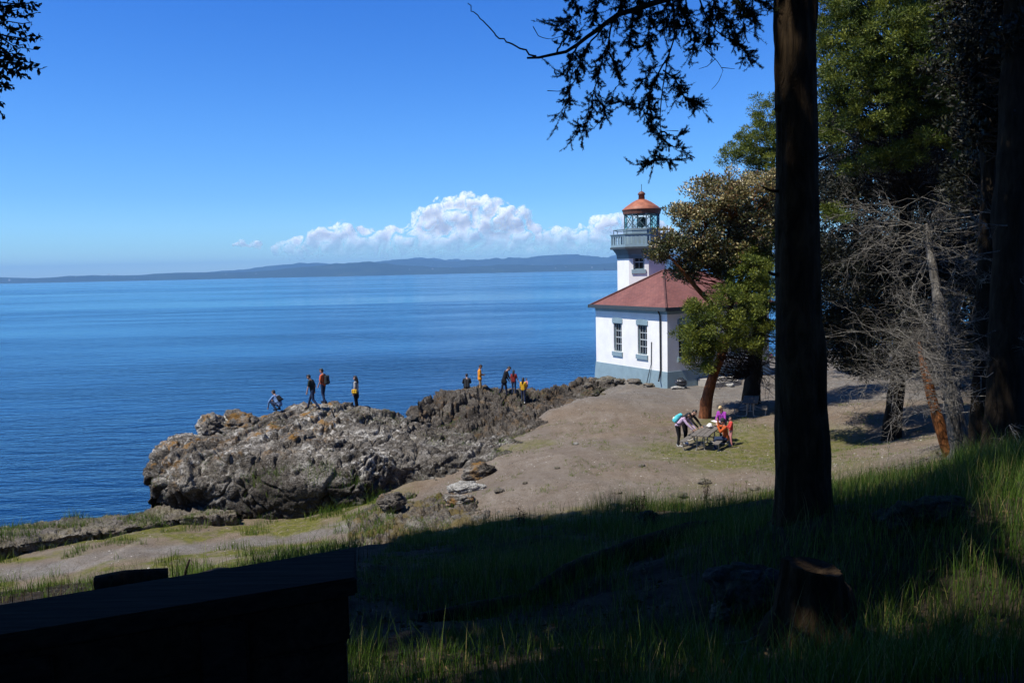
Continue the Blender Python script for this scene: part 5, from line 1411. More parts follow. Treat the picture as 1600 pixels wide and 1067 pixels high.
# side sprigs
t = rng.uniform(0.3, 0.9, (len(S), 3, 1)); S2 = (S[:, None] + Dv[:, None] * t).reshape(-1, 3)
D2 = (Dv[:, None] * 0.5 + rng.normal(size=(len(S), 3, 3)) * np.linalg.norm(Dv, axis=1)[:, None, None] * 0.38).reshape(-1, 3) * 0.8
AS = np.concatenate([S, S2]); AD = np.concatenate([Dv, D2])
Q = curves(AS, AS + AD, 5, 0.06, 0.04)
parts.append(tubes_np(Q, np.linspace(.0042, .0022, 5)[None] * np.ones((len(Q), 1)), 3))
V, F = join(parts); mesh_quads('limb', loc(fir, V), F, M['twig'], fir, True)
NN = 64
t = rng.uniform(0.02, 1.02, (len(AS), NN)); f = np.clip(t, 0, .999) * 4; i0 = f.astype(int); fr = (f - i0)[..., None]; n_i = np.arange(len(AS))[:, None]
base = Q[n_i, i0] * (1 - fr) + Q[n_i, i0 + 1] * fr; T = unit(Q[n_i, i0 + 1] - Q[n_i, i0])
dirs = unit(T * 0.75 + unit(rng.normal(size=base.shape)) * 0.95)
l = rng.uniform(0.020, 0.034, base.shape[0] * NN)
V, F = leaves_np(base.reshape(-1, 3), dirs.reshape(-1, 3), l, 0.0052)
mesh_quads('needles', loc(fir, V), F, M['fir'], fir, False, None, {'tint': rng.uniform(0, 1, len(F))})
# cones on the sprays
mb = MB()
for i in rng.choice(len(S), 26, False):
    c_ = loc(fir, (S + Dv)[i]); mb.tube([c_, c_ + [0, 0, -.02], c_ + [0, 0, -.05], c_ + [0, 0, -.07]], [.006, .014, .013, .003], 6)
o_ = mb.build('cones', M['bark_dark'], fir, True); o_['kind'] = 'stuff'
# crown above the frame
tz = lambda z: (TF_[0] - 0.1, TF_[1], z)
ft = dense([tz(24), tz(31), tz(37)], 30)
crown(fir, [loc(fir, (TF_[0] + dx, TF_[1] + dy, z)).tolist() + [rx, rx, rz] for dx, dy, z, rx, rz in ((2.4, 3.3, 25.5, 3.0, 1.8), (-3.0, -1.7, 25.5, 1.6, 1.5), (-1.5, -2, 30.5, 3.2, 2.4), (0.2, -1.0, 33.5, 2.6, 2.4), (0, 0, 36, 2, 2.2))], 240, 0.8, 60, 0.42, 0.55, M['deepj'], 'crown', loc(fir, ft), M['bark_dark'], 0.05, up=-0.1)

# --- broadleaf sprays, top left
bl = empty('madrone_tree', (-8.6, 9.2, z1(-8.6, 9.2))); tag(bl, 'dark broadleaf tree whose leaves hang in at the top left corner', 'tree')
V, F = trunk_tube([(-8.6, 9.2, 8.4), (-8.8, 9.4, 12), (-8.4, 9.8, 15.5), (-8.9, 10.2, 19)], [.3, .25, .2, .12], 16, 14, .12, 9)
mesh_quads('trunk', loc(bl, V), F, M['bark_dark'], bl, True)
ends = [(30, 15), (58, 20), (62, 8), (10, 10), (20, 45), (48, 62), (66, 58), (5, 70), (40, 90), (62, 100), (66, 108), (15, 100), (45, 120), (30, 112), (10, 118), (20, 135), (-10, 40), (-10, 140), (18, 142), (4, 160), (8, 180), (-14, 175), (2, 130), (50, 35), (36, 70), (52, 108), (-20, 90), (-30, 20), (25, 28), (40, 5), (52, 78), (28, 85), (10, 85), (-8, 65), (5, 25), (-5, 5), (58, 4), (44, 48), (20, 65), (-20, 120)]
Bp = np.array([P(x, y, rng.uniform(9.7, 10.6)) for x, y in ends]); Ap = np.array([P(-60 - 0.3 * (60 - x), y * 0.7 - 30, 10.0) for x, y in ends])
Q = curves(Ap, Bp, 7, 0.12, 0.05); V, F = tubes_np(Q, np.linspace(.014, .004, 7)[None] * np.ones((len(Q), 1)), 4)
V2, F2 = tubes_np(curves(np.tile([[-8.5, 9.9, 17.4]], (len(Ap), 1)), Ap, 7, .05, .03), np.linspace(.05, .014, 7)[None] * np.ones((len(Q), 1)), 5)
V, F = join([(V, F), (V2, F2)]); mesh_quads('limb', loc(bl, V), F, M['bark_dark'], bl, True)
n = 26
k = np.repeat(np.arange(len(Q)), n); tt = rng.uniform(0.45, 1.0, len(k)) * 5.99; i0 = tt.astype(int); fr = (tt - i0)[:, None]
bs = Q[k, i0] * (1 - fr) + Q[k, np.minimum(i0 + 1, 6)] * fr
dv = rng.normal(size=bs.shape) + np.array([0.2, 0, -0.35])
l = rng.uniform(0.05, 0.10, len(bs)); V, F = leaves_np(bs, dv, l, l * 0.48, 0.1)
mesh_quads('leaves', loc(bl, V), F, M['dark_leaf'], bl, False, None, {'tint': rng.uniform(0, 1, len(F))})
crown(bl, [loc(bl, (-10.5, 10.0, 22.5)).tolist() + [4.2, 4.0, 3.0], loc(bl, (-10.0, 8.5, 24)).tolist() + [3.2, 3.0, 2.6]], 260, 0.75, 60, 0.42, 0.6, M['dark_leaf'], 'crown', loc(bl, dense([(-8.4, 9.8, 15.5), (-8.9, 10.2, 19), (-9, 10, 23)], 20)), M['bark_dark'], .04, up=0)

# --- firs beside and behind the viewer: they shade the slope
def shade_fir(x, y, ztop, rx, label, zlow=16.5, seed=1, ox=0.0, oy=0.0):
    z0 = z1(x, y); r = empty('fir_tree', (x, y, z0)); tag(r, label, 'tree', 'firs on the slope around the viewpoint')
    V, F = trunk_tube([(x, y, z0 - 0.3), (x, y, z0 + 1), (x + ox * .3, y + oy * .3, z0 + 8), (x + ox, y + oy, ztop)], [.5, .38, .32, .05], 18, 14, .13, seed)
    mesh_quads('trunk', loc(r, V), F, M['bark_fir'], r, True)
    n_ = 5; ell = []
    for i in range(n_):
        z = zlow + 1.5 + (ztop - zlow - 1.5) * i / (n_ - 1); rr = rx * (1 - 0.62 * i / (n_ - 1))
        ell.append(loc(r, (x + ox, y + oy, z)).tolist() + [rr, rr, 2.0])
    crown(r, ell, 330, 0.85, 55, 0.45, 0.6, M['deepj'], 'crown', loc(r, dense([(x + ox, y + oy, zlow), (x + ox, y + oy, ztop)], 30)), M['bark_dark'], .05, up=-0.15)
shade_fir(-6.5, 0.0, 30, 4.6, 'tall fir left of the viewpoint', 19.0, 4)
shade_fir(0.5, -5.0, 34, 6.0, 'tall fir behind the viewpoint', 18.0, 5)
shade_fir(6.0, -1.0, 32, 5.5, 'tall fir right of the viewpoint', 18.5, 6)
shade_fir(-13.5, -3.5, 32, 6.0, 'tall fir far left on the slope', 17.0, 7)
shade_fir(-9.6, 11.5, 31, 4.6, 'tall fir left of the frame over the slope', 22.0, 8, 3.2, .6)
shade_fir(-12.5, 15.0, 31, 3.8, 'tall fir at the lower left edge of the slope', 22.5, 9, 1.5, .5)
shade_fir(1.8, -1.5, 31, 2.9, 'unseen leaning fir added behind the viewpoint for its shade', 21.5, 10, -6.6, 8.6)  # added tree, bent forward so its crown shades the big trunk

# --- red-barked madrone and juniper by the lighthouse
def pe(px, py, D, rx, rz, ry=None):
    q = P(px, py, D); s = D / FPX
    return [q[0], q[1], q[2], rx * s, (ry if ry else min(rx, rz) * s), rz * s]
q = P(1101, 652, 42.5); z0 = z1(q[0], q[1])
md = empty('madrone_tree', (q[0], q[1], z0)); tag(md, 'leaning red-barked madrone with flowering crown in front of the lighthouse roof', 'tree')
mp = [(q[0], q[1], z0 - 0.4), (q[0], q[1], z0 + 0.05), P(1105, 620, 42.4), P(1113, 590, 42.4), P(1127, 558, 42.6), P(1140, 520, 43), P(1142, 470, 43.4), P(1135, 420, 43.6), P(1140, 350, 43.6)]
V, F = trunk_tube(mp, [.36, .32, .27, .24, .21, .19, .16, .13, .06], 22, 10, .20, 12, .5)
mesh_quads('trunk', loc(md, V), F, M['bark_red'], md, True)
V2 = [trunk_tube(L, R, 12, 8, .1, 13) for L, R in (([P(1140, 520, 43), P(1115, 478, 42.8), P(1088, 450, 42.6), P(1068, 425, 42.4), P(1045, 400, 42.3)], [.16, .14, .12, .09, .04]), ([P(1142, 470, 43.4), P(1165, 420, 43.8), P(1180, 360, 44), P(1190, 310, 44)], [.14, .12, .09, .04]), ([P(1135, 420, 43.6), P(1105, 370, 43.2), P(1095, 320, 43)], [.11, .08, .04]))]
V, F = join(V2); mesh_quads('limb', loc(md, V), F, M['bark_orange'], md, True)
me_ = [pe(1046, 388, 42.6, 32, 30, 1.2), pe(1085, 345, 43, 42, 40, 1.5), pe(1125, 310, 43.5, 45, 45, 1.7), pe(1175, 315, 44, 50, 50, 1.8), pe(1110, 395, 43.2, 50, 38, 1.5), pe(1160, 390, 44, 50, 55, 1.7), pe(1075, 420, 42.8, 28, 22, .9), pe(1215, 340, 45, 40, 60, 1.6)]
for e_ in me_:
    e_[0] -= md.location[0]; e_[1] -= md.location[1]; e_[2] -= md.location[2]
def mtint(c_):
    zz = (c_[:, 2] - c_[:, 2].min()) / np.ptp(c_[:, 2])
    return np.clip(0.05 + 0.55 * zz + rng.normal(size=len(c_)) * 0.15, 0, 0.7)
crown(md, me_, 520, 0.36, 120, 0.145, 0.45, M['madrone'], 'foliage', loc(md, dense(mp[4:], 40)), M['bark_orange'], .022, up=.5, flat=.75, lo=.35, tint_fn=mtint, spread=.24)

q = P(1173, 630, 46.0); z0 = z1(q[0], q[1])
ju = empty('juniper_tree', (q[0], q[1], z0)); tag(ju, 'bright green juniper with dark trunk between the red madrone and the big fir', 'tree')
jp = [(q[0], q[1], z0 - .4), (q[0], q[1], z0), P(1178, 580, 46), P(1186, 520, 45.8), P(1194, 440, 45.5), P(1204, 340, 45.4), P(1210, 220, 45.4)]
V, F = trunk_tube(jp, [.60, .52, .40, .34, .28, .2, .06], 20, 12, .2, 14, .3)
mesh_quads('trunk', loc(ju, V), F, M['bark_dark'], ju, True)
je = [pe(1118, 520, 41.2, 50, 32, 1.3), pe(1095, 562, 41, 24, 26, .8), pe(1075, 520, 40.8, 16, 30, .6), pe(1098, 500, 41, 30, 26, .9), pe(1150, 480, 41.4, 55, 40, 1.5), pe(1175, 520, 42, 45, 34, 1.4), pe(1105, 545, 41, 30, 16, .7), pe(1170, 430, 42.4, 40, 40, 1.3), pe(1195, 470, 42.6, 34, 60, 1.4), pe(1195, 380, 43.4, 32, 48, 1.2), pe(1150, 455, 42, 45, 22, 1), pe(1082, 478, 41, 12, 14, .5), pe(1082, 560, 41.2, 12, 20, .5),
      pe(1180, 218, 45.4, 36, 34, 1.4), pe(1155, 245, 45, 28, 20, .9), pe(1205, 190, 45.4, 32, 40, 1.3), pe(1200, 260, 45.4, 40, 36, 1.4), pe(1230, 300, 46, 40, 60, 1.6)]
for e_ in je:
    e_[0] -= ju.location[0]; e_[1] -= ju.location[1]; e_[2] -= ju.location[2]
def jt(c_): return np.clip(rng.normal(0.40, 0.16, len(c_)), 0.05, .8)
crown(ju, je, 540, 0.36, 190, 0.13, 0.30, M['juniper'], 'foliage', loc(ju, dense(jp[2:], 40)), M['twig'], .022, up=.55, flat=.6, lo=.45, tint_fn=jt, spread=.16, inner=.1)
def pick(pts, n): return np.array(pts)[rng.integers(0, len(pts), n)]
tpts = dense([P(1178, 590, 46), P(1184, 520, 45.8)], 20)
A = pick(tpts, 26); B = A + np.stack([rng.uniform(0.2, 4.2, 26), rng.uniform(-3.0, 0.5, 26), rng.uniform(-1.6, 0.9, 26)], 1)
V, F = twigs(A, B, 2, 7, .028, 7, .12, .10, .06); mesh_quads('dead_branches', loc(ju, V), F, M['dead'], ju, True)

# --- trees on the right
def rtree(name, px, py, D, pts, rs, bark, label, amp=.16, seed=1, grp=None, knob=.3):
    q = P(px, py, D); z0 = z1(q[0], q[1])
    r = empty(name, (q[0], q[1], z0)); tag(r, label, 'tree', grp)
    L = [(q[0], q[1], z0 - .4), (q[0], q[1], z0 + .02)] + [P(*a) for a in pts]
    V, F = trunk_tube(L, rs, 22, 14, amp, seed, knob); mesh_quads('trunk', loc(r, V), F, M[bark], r, True)
    return r, np.array(L, float)
def tw_on(r, pts, n, lo, hi, r0, lv, ns, mat='dead', name='dead_branches', sag=.10, up=.10, slen=.45):
    A = pick(pts, n); B = A + np.stack([rng.uniform(lo[i], hi[i], n) for i in range(3)], 1)
    V, F = twigs(A, B, lv, ns, r0, 7, sag, up, .06, slen); mesh_quads(name, loc(r, V), F, M[mat], r, True)
j1, L1 = rtree('juniper_tree', 1393, 683, 34.5, [(1397, 640, 34.5), (1402, 600, 34.4), (1410, 500, 34), (1414, 350, 33.5), (1418, 150, 33), (1420, -40, 33)], [.5, .40, .33, .30, .26, .2, .14, .05], 'bark_dark', 'tall juniper of dead grey twigs right of the big fir, with sunlit green top', seed=21)
e1 = [pe(1500, 130, 28.5, 50, 45, 1.5), pe(1460, 220, 29, 50, 30, 1.2), pe(1400, 240, 29.5, 40, 26, 1), pe(1330, 100, 29.5, 60, 60, 2.0), pe(1400, 60, 29, 80, 70, 2.2), pe(1310, 190, 30, 40, 50, 1.4), pe(1370, 180, 29.5, 60, 45, 1.6), pe(1440, 150, 29.5, 60, 60, 1.8), pe(1300, 40, 30.5, 45, 60, 1.6), pe(1480, 40, 29.5, 70, 60, 2), pe(1380, -30, 29.5, 110, 60, 2.4), pe(1310, 330, 31, 26, 26, .8), pe(1350, 255, 30, 40, 24, 1), pe(1520, -20, 30, 70, 60, 2)]
for e_ in e1:
    e_[0] -= j1.location[0]; e_[1] -= j1.location[1]; e_[2] -= j1.location[2]
crown(j1, e1, 760, 0.30, 210, 0.11, 0.30, M['juniper'], 'foliage', loc(j1, dense(L1[4:], 40)), M['twig'], .022, up=.55, flat=.6, lo=.45, tint_fn=lambda c_: np.clip(rng.normal(0.33, 0.17, len(c_)), 0.02, .8), spread=.16, inner=.1)
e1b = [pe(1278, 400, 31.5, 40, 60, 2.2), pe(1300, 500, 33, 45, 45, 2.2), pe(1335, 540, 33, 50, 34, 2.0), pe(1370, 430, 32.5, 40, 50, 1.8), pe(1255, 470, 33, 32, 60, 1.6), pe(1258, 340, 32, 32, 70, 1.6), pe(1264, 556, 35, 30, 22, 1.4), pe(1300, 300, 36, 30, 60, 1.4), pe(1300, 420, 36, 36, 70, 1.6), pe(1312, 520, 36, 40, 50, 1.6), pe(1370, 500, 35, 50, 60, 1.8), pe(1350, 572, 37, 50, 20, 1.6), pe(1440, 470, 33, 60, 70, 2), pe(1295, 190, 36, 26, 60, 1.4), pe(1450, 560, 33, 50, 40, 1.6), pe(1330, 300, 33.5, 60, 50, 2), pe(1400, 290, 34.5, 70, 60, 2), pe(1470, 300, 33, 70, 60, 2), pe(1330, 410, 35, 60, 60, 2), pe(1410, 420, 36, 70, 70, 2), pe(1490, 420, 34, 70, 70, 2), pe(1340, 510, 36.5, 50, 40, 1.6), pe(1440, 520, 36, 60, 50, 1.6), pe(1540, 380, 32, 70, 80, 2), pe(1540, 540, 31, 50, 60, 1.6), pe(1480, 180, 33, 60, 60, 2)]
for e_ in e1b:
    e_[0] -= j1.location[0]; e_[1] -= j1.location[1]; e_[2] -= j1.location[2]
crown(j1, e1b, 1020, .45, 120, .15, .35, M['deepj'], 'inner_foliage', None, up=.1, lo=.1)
tw_on(j1, dense(L1[3:7], 60), 52, (-3.6, -4.5, -1.0), (2.6, 0.2, 1.0), .020, 2, 7)
gn, L2 = rtree('juniper_tree', 1506, 738, 22.5, [(1502, 700, 22.5), (1493, 650, 22.6), (1484, 600, 22.8), (1476, 545, 23), (1466, 470, 23.4), (1452, 380, 24), (1448, 350, 24.3)], [.42, .36, .27, .24, .20, .17, .13, .08, .03], 'bark_pale', 'gnarled pale grey juniper trunk beside the leaning orange trunk', .3, 22, knob=.8)
tw_on(gn, dense(L2[4:], 70), 60, (-3.2, -2.0, -1.1), (1.8, 1.2, 1.0), .014, 2, 7)
tw_on(gn, dense(L2[3:6], 30), 12, (-1.4, -0.9, -0.3), (0.4, 0.2, 0.9), .02, 1, 6)
og, L3 = rtree('madrone_tree', 1486, 728, 23.0, [(1478, 698, 23), (1466, 655, 23.1), (1452, 610, 23.3), (1441, 565, 23.6), (1436, 535, 23.9)], [.26, .20, .17, .15, .12, .09, .04], 'bark_orange', 'slim leaning orange madrone trunk under the dead twigs', .12, 23)
crown(og, [[*(np.array(pe(1436, 510, 24.2, 60, 40, 1.2)[:3]) - np.array(og.location)), .8, .8, .7]], 26, .35, 60, .11, .42, M['deepj'], 'foliage', loc(og, dense(L3[-3:], 10)), M['twig'], .015)
b1, L4 = rtree('fir_tree', 1568, 735, 19.5, [(1570, 640, 19.5), (1574, 500, 19.6), (1580, 300, 19.8), (1588, 60, 20), (1592, -150, 20)], [.62, .5, .42, .38, .33, .28, .2], 'bark_dark', 'massive dark trunk at the right edge of the photo', .16, 24)
b2, L5 = rtree('fir_tree', 1532, 728, 21.5, [(1534, 640, 21.5), (1540, 480, 21.6), (1545, 300, 21.8), (1548, 100, 22), (1550, -150, 22)], [.36, .30, .26, .22, .19, .15, .1], 'bark_dark', 'slimmer dark trunk just left of the massive trunk', .16, 25)
tw_on(b1, dense(L4[2:5], 60), 40, (-3.0, -1.5, -1.0), (2.2, 2.2, 0.8), .014, 2, 7)
tw_on(b2, dense(L5[2:5], 60), 40, (-2.8, -1.5, -1.0), (2.2, 2.2, 0.8), .013, 2, 7)
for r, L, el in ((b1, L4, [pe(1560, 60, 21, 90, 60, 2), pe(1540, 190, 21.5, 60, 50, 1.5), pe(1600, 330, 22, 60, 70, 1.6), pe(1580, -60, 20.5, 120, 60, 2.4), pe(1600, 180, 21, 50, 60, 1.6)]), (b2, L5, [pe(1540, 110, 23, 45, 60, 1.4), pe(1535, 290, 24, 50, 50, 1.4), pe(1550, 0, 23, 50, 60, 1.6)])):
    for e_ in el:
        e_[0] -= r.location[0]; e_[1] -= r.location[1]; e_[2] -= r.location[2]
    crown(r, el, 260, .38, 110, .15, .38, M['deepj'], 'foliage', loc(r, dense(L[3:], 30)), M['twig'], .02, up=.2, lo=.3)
bgs = [(1335, 592, 56, 70, 150, 'dark shaded tree mass just right of the big fir, farthest back'), (1415, 590, 52, 70, 170, 'dark shaded tree behind the dead-twigged juniper'), (1490, 600, 46, 70, 190, 'dark shaded tree behind the gnarled pale trunk'), (1575, 610, 42, 70, 200, 'dark shaded tree behind the massive trunk at the right edge'), (1660, 640, 34, 80, 220, 'dark shaded tree beyond the right edge')]
for i, (px, py, D, w_, h_, lb) in enumerate(bgs):
    r, L = rtree('juniper_tree', px, py, D, [(px + 3, py - 90, D), (px + 2, py - 260, D), (px + 5, py - 420, D)], [.4, .34, .28, .2, .05], 'bark_dark', lb, .18, 40 + i, 'shaded trees at the back of the grove')
    el = [pe(px + dx, py - dy, D + dd, w_ * rng.uniform(.7, 1), rz, w_ * D / FPX * .8) for dx, dy, dd, rz in ((0, 120, -1, 62), (-30, 200, 0, 60), (30, 190, -1, 60), (0, 280, 0, 70), (-25, 360, 1, 60), (25, 350, 0, 60), (0, 450, 0, 70), (-10, 70, 0, 22))]
    for e_ in el:
        e_[0] -= r.location[0]; e_[1] -= r.location[1]; e_[2] -= r.location[2]
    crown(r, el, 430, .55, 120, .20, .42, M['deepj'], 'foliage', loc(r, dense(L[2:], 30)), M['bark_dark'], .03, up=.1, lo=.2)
    tw_on(r, dense(L[2:4], 40), 30, (-3, -3.5, -1), (3, .5, .8), .025, 2, 7)

# ---------------------------------------------------------------- timber wall, logs, stump
M['timber'] = barkmat('dark_timber', (0.014, 0.008, 0.005), (0.055, 0.032, 0.018), 9.0, 1.0, .5, .01)
mt, nt, b = new_mat('timber_cap')
n = noise(nt, objc(nt, (1.5, 18, 18)), 1.4, 5, .6)
nt.links.new(ramp(nt, n, [(.3, (.009, .006, .004)), (.7, (.032, .022, .014))]), b.inputs['Base Color']); b.inputs['Roughness'].default_value = .9; b.inputs['Specular IOR Level'].default_value = .12; bump(nt, b, n, .5, .01)
M['timber_cap'] = mt
WZ = 12.37
br_, bl_, fl_, fr0 = PZ(556, 854, WZ), PZ(-60, 953, WZ), PZ(-60, 1002, WZ), PZ(557, 902, WZ)
wr = empty('timber_wall', (br_[0], br_[1], 10.4)); tag(wr, 'low black timber wall with a broad cap plank in the lower left corner', 'wall')
def prism(c4, z0, z1_, name, mat, parent):
    mb = MB(); vs = [(c_[0] - br_[0], c_[1] - br_[1], z - 10.4) for z in (z0, z1_) for c_ in c4]
    bm = bmesh.new(); bv_ = [bm.verts.new(v) for v in vs]
    for f_ in [(0, 1, 2, 3), (4, 5, 6, 7), (0, 1, 5, 4), (1, 2, 6, 5), (2, 3, 7, 6), (3, 0, 4, 7)]: bm.faces.new([bv_[i] for i in f_])
    bmesh.ops.recalc_face_normals(bm, faces=bm.faces); bmesh.ops.bevel(bm, geom=bm.edges[:], offset=.012, segments=2, affect='EDGES')
    me = bpy.data.meshes.new(name); bm.to_mesh(me); bm.free(); return link(name, me, mat, parent)
prism([br_, bl_, fl_, fr0], WZ - .10, WZ, 'cap', M['timber_cap'], wr)
dL = (fl_ - fr0); dL /= np.linalg.norm(dL); dN = (br_ - fr0); dN /= np.linalg.norm(dN)
fa, fb = fr0 + dN * .05 + dL * .05, fl_ + dN * .05
for i in range(6):
    o_ = rng.uniform(0, .008)
    z_ = WZ - .11 - .27 * i
    prism([fa + dN * (.25 + o_) + dL * .02 * i, fb + dN * (.25 + o_), fb + dN * o_, fa + dN * o_ + dL * .02 * i], z_ - .262, z_, 'plank', M['timber'], wr)
for pxl in (347, 60):
    c_ = PZ(pxl, 925, WZ); t_ = (c_ - fa) @ dL; c_ = fa + dL * t_; w2 = dL * .115
    prism([c_ - w2 - dN * .006, c_ + w2 - dN * .006, c_ + w2 - dN * .045, c_ - w2 - dN * .045], WZ - 1.75, WZ - .14, 'post', M['timber_cap'], wr)
def log(pts, rs, label, mat='bark_dark', name='log', seed=1, amp=.14):
    c_ = np.mean(np.array(pts), 0); r = empty(name, c_); tag(r, label, 'log')
    V, F = trunk_tube(pts, rs, 18, 10, amp, seed, .4); V = loc(r, V)
    n0 = len(V); V = np.concatenate([V, V[:18].mean(0)[None], V[-18:].mean(0)[None]])
    o = mesh_quads('bark', V[:n0], F, M[mat], r, True)
    for nm, ring in (('sawn_end', V[:18]), ('broken_end', V[n0 - 18:n0])):
        mb = MB(); mb.add(list(ring) + [ring.mean(0)], [(i, (i + 1) % 18, 18) for i in range(18)]); mb.build(nm, M['dead'] if mat != 'bark_dark' else M[mat], r)
    return r
def g(px, py, D, dz=0): 
    q = P(px, py, D); return (q[0], q[1], z1(q[0], q[1]) + dz)
log([g(150, 905, 12.6, .10), g(200, 900, 12.7, .12), g(262, 895, 12.9, .12)], [.14, .145, .135], 'short dark log lying just behind the timber wall')
log([g(830, 930, 12.2, .06), g(885, 905, 12.9, .14), g(950, 880, 13.7, .16), g(1010, 860, 14.4, .16), g(1080, 838, 15.3, .16), g(1134, 822, 16.0, .14)], [.10, .16, .15, .16, .18, .10], 'long dark driftwood log slanting through the shaded grass', seed=5, amp=.2)
log([g(655, 950, 11.2, .04), g(740, 935, 11.5, .09), g(825, 925, 11.9, .08)], [.07, .12, .09], 'half-hidden dark log in the grass near the timber wall', seed=6, amp=.2)
sq = P(1262, 1000, 8.4); sz = z1(sq[0], sq[1])
st = empty('tree_stump', (sq[0], sq[1], sz)); tag(st, 'broken dark tree stump in the shaded foreground under the big fir', 'stump')
V, F = trunk_tube([(0, 0, -.3), (0, 0, .0), (.02, .02, .25), (.03, .03, .6), (.04, .03, .92)], [.62, .47, .36, .31, .28], 48, 14, .22, 8, .5)
tz_ = V[:, 2] > .55; V[tz_, 2] -= (0.05 + 0.10 * (V[tz_, 0] + .25)) * (V[tz_, 2] - .55) / .37 * 1.6; V[:, 2] += fbm(V * 6, 3, 3) * .03
mesh_quads('bark', V, F, M['bark_fir'], st, True)
mb = MB(); rg = V[-48:]; mb.add(list(rg) + [rg.mean(0) - [0, 0, .10]], [(i, (i + 1) % 48, 48) for i in range(48)]); mb.build('broken_top', M['bark_fir'], st)
def stick(L, r, label, mat='bark_dark'):
    mb = MB(); mb.tube(L, r, 6); tag(mb.build('stick', M[mat], None, True), label, 'stick')
q = g(287, 890, 17.5); stick([q, (q[0] + .05, q[1], q[2] + .25), (q[0] + .14, q[1], q[2] + .48)], [.03, .026, .02], 'dark stick standing upright beyond the timber wall')
stick([g(1130, 1010, 8.2, .03), g(1165, 985, 8.5, .07), g(1190, 970, 8.8, .05)], [.015, .013, .008], 'pale bare stick on the ground left of the stump', 'dead')
stick([g(1440, 900, 9.2, .05), g(1480, 880, 9.6, .12), g(1510, 862, 10, .2)], [.014, .012, .006], 'bare stick in deep shade right of the stump', 'bark_dark')

# ---------------------------------------------------------------- grass
def blades(bp, h, w, lean, mat, name, label=None, tint=None, seg=3, kind='stuff', cat='grass'):
    n = len(bp); th = rng.uniform(0, 2 * np.pi, n)
    ld = np.stack([np.cos(th), np.sin(th), np.zeros(n)], 1) * (lean * rng.uniform(.2, 1.3, n))[:, None]
    ph = th + np.pi / 2 + rng.normal(size=n) * .5
    wd = np.stack([np.cos(ph), np.sin(ph), np.zeros(n)], 1)
    rows = []
    for i in range(seg + 1):
        t = i / seg
        c_ = bp + np.array([0, 0, 1.0]) * (h * t * (1 - .25 * lean * t))[:, None] + ld * (h * t * t)[:, None]
        ww = (w * (1 - t * .9 if i < seg else .06) * .5)[:, None]
        rows.append((c_ - wd * ww, c_ + wd * ww))
    V = np.stack([x for r in rows for x in r], 1).reshape(-1, 3); k = 2 * (seg + 1)
    b0 = np.arange(n)[:, None] * k
    F = np.concatenate([b0 + np.array([2 * i, 2 * i + 1, 2 * i + 3, 2 * i + 2]) for i in range(seg)], 0)
    ti = np.tile(tint if tint is not None else rng.uniform(0, 1, n), seg)
    o = mesh_quads(name, V, F, mat, None, False, None, {'tint': ti})
    return tag(o, label, None, None, kind)
def surf_zs(x, y):
    z = zt(x, y)
    for i in range(len(x)):
        for t in _bv:
            h_ = t.ray_cast(Vector((x[i], y[i], 40)), Vector((0, 0, -1)))
            if h_[0] is not None and h_[0].z > z[i]: z[i] = h_[0].z
    return z
def ontop(x, y): return np.stack([x, y, zt(x, y) - .015], 1)
n = 130000
x = rng.uniform(-3.2, 15, n); y = 5.2 + 20 * rng.uniform(0, 1, n) ** 1.25
dn = fbm(np.stack([x, y, x * 0], 1) * .55, 3, 91); tall = fbm(np.stack([x, y, x * 0], 1) * .3, 2, 95)
edge = y + 0.02 * x < 24.5 - 1.5 * smooth(3, 9, x) + tall
keep = (x < .66 * y + 1.0) & (x > -.70 * y + .5) & edge & ((dn > -.30 - 0.5 * smooth(13, 8, y) * smooth(3, 1, x) - .25 * smooth(9, 13, x - .0 * y)) | (rng.uniform(size=n) < .10))
st_d = np.hypot(x - sq[0], y - sq[1]); keep &= st_d > .6; keep &= np.hypot(x - TF_[0], y - TF_[1]) > .55
x, y, tall, dn = x[keep], y[keep], tall[keep], dn[keep]
h = np.clip(rng.gamma(6, .055, len(x)) * (1 + .6 * tall), .08, .85) * np.where((y < 11) & (x < 1.8), 1.35, 1.0)
blades(ontop(x, y), h, np.full(len(x), .0085), np.full(len(x), .42), M['grass'], 'grass', 'long grass growing over the shaded slope', np.clip(rng.beta(2, 2.4, len(x)) + .1 * dn + .40 * (rng.uniform(size=len(x)) < .17), 0, 1))
n = 16000
x = rng.uniform(8.5, 15.5, n); y = rng.uniform(13, 21, n); k_ = (x > .52 * y + .3) & (x < .68 * y + .6); x, y = x[k_], y[k_]
blades(ontop(x, y), rng.gamma(7, .06, len(x)), np.full(len(x), .010), np.full(len(x), .5), M['grass'], 'grass', 'tall sunlit grass on the crest at the right', rng.beta(3, 1.8, len(x)))
n = 60000
x = rng.uniform(-26, -4, n); y = rng.uniform(17, 34, n); gv = np.abs(y - np.interp(x, [-30, -20, -16, -13, -10, -7, -5.5], [27, 26.8, 27.0, 28.6, 29.8, 30.6, 30.4])) + fbm(np.stack([x, y, x * 0], 1) * .8, 4, 35) * .9
cl_ = fbm(np.stack([x, y, x * 0], 1) * 1.1, 3, 38)
k_ = (gv > 1.0) & (cl_ > .12) & (coast_sd(x, y) > .6); x, y, cl_ = x[k_], y[k_], cl_[k_]
zz = surf_zs(x, y)
blades(np.stack([x, y, zz - .015], 1), rng.gamma(5, .04, len(x)) * (1 + cl_), np.full(len(x), .016), np.full(len(x), .6), M['grass_short'], 'grass', 'short green tufts beside the lower path', np.clip(rng.beta(2, 2, len(x)) - .3 * cl_, 0, 1))
n = 42000
x = rng.uniform(tc[0, 0] - 8, tc[0, 0] + 8, n); y = rng.uniform(26, 47, n)
gd = np.hypot((x - tc[0, 0] - .5) / 4.8, (y - tc[0, 1] + 1) / 6.5) + fbm(np.stack([x, y, x * 0], 1) * .5, 4, 31) * .42
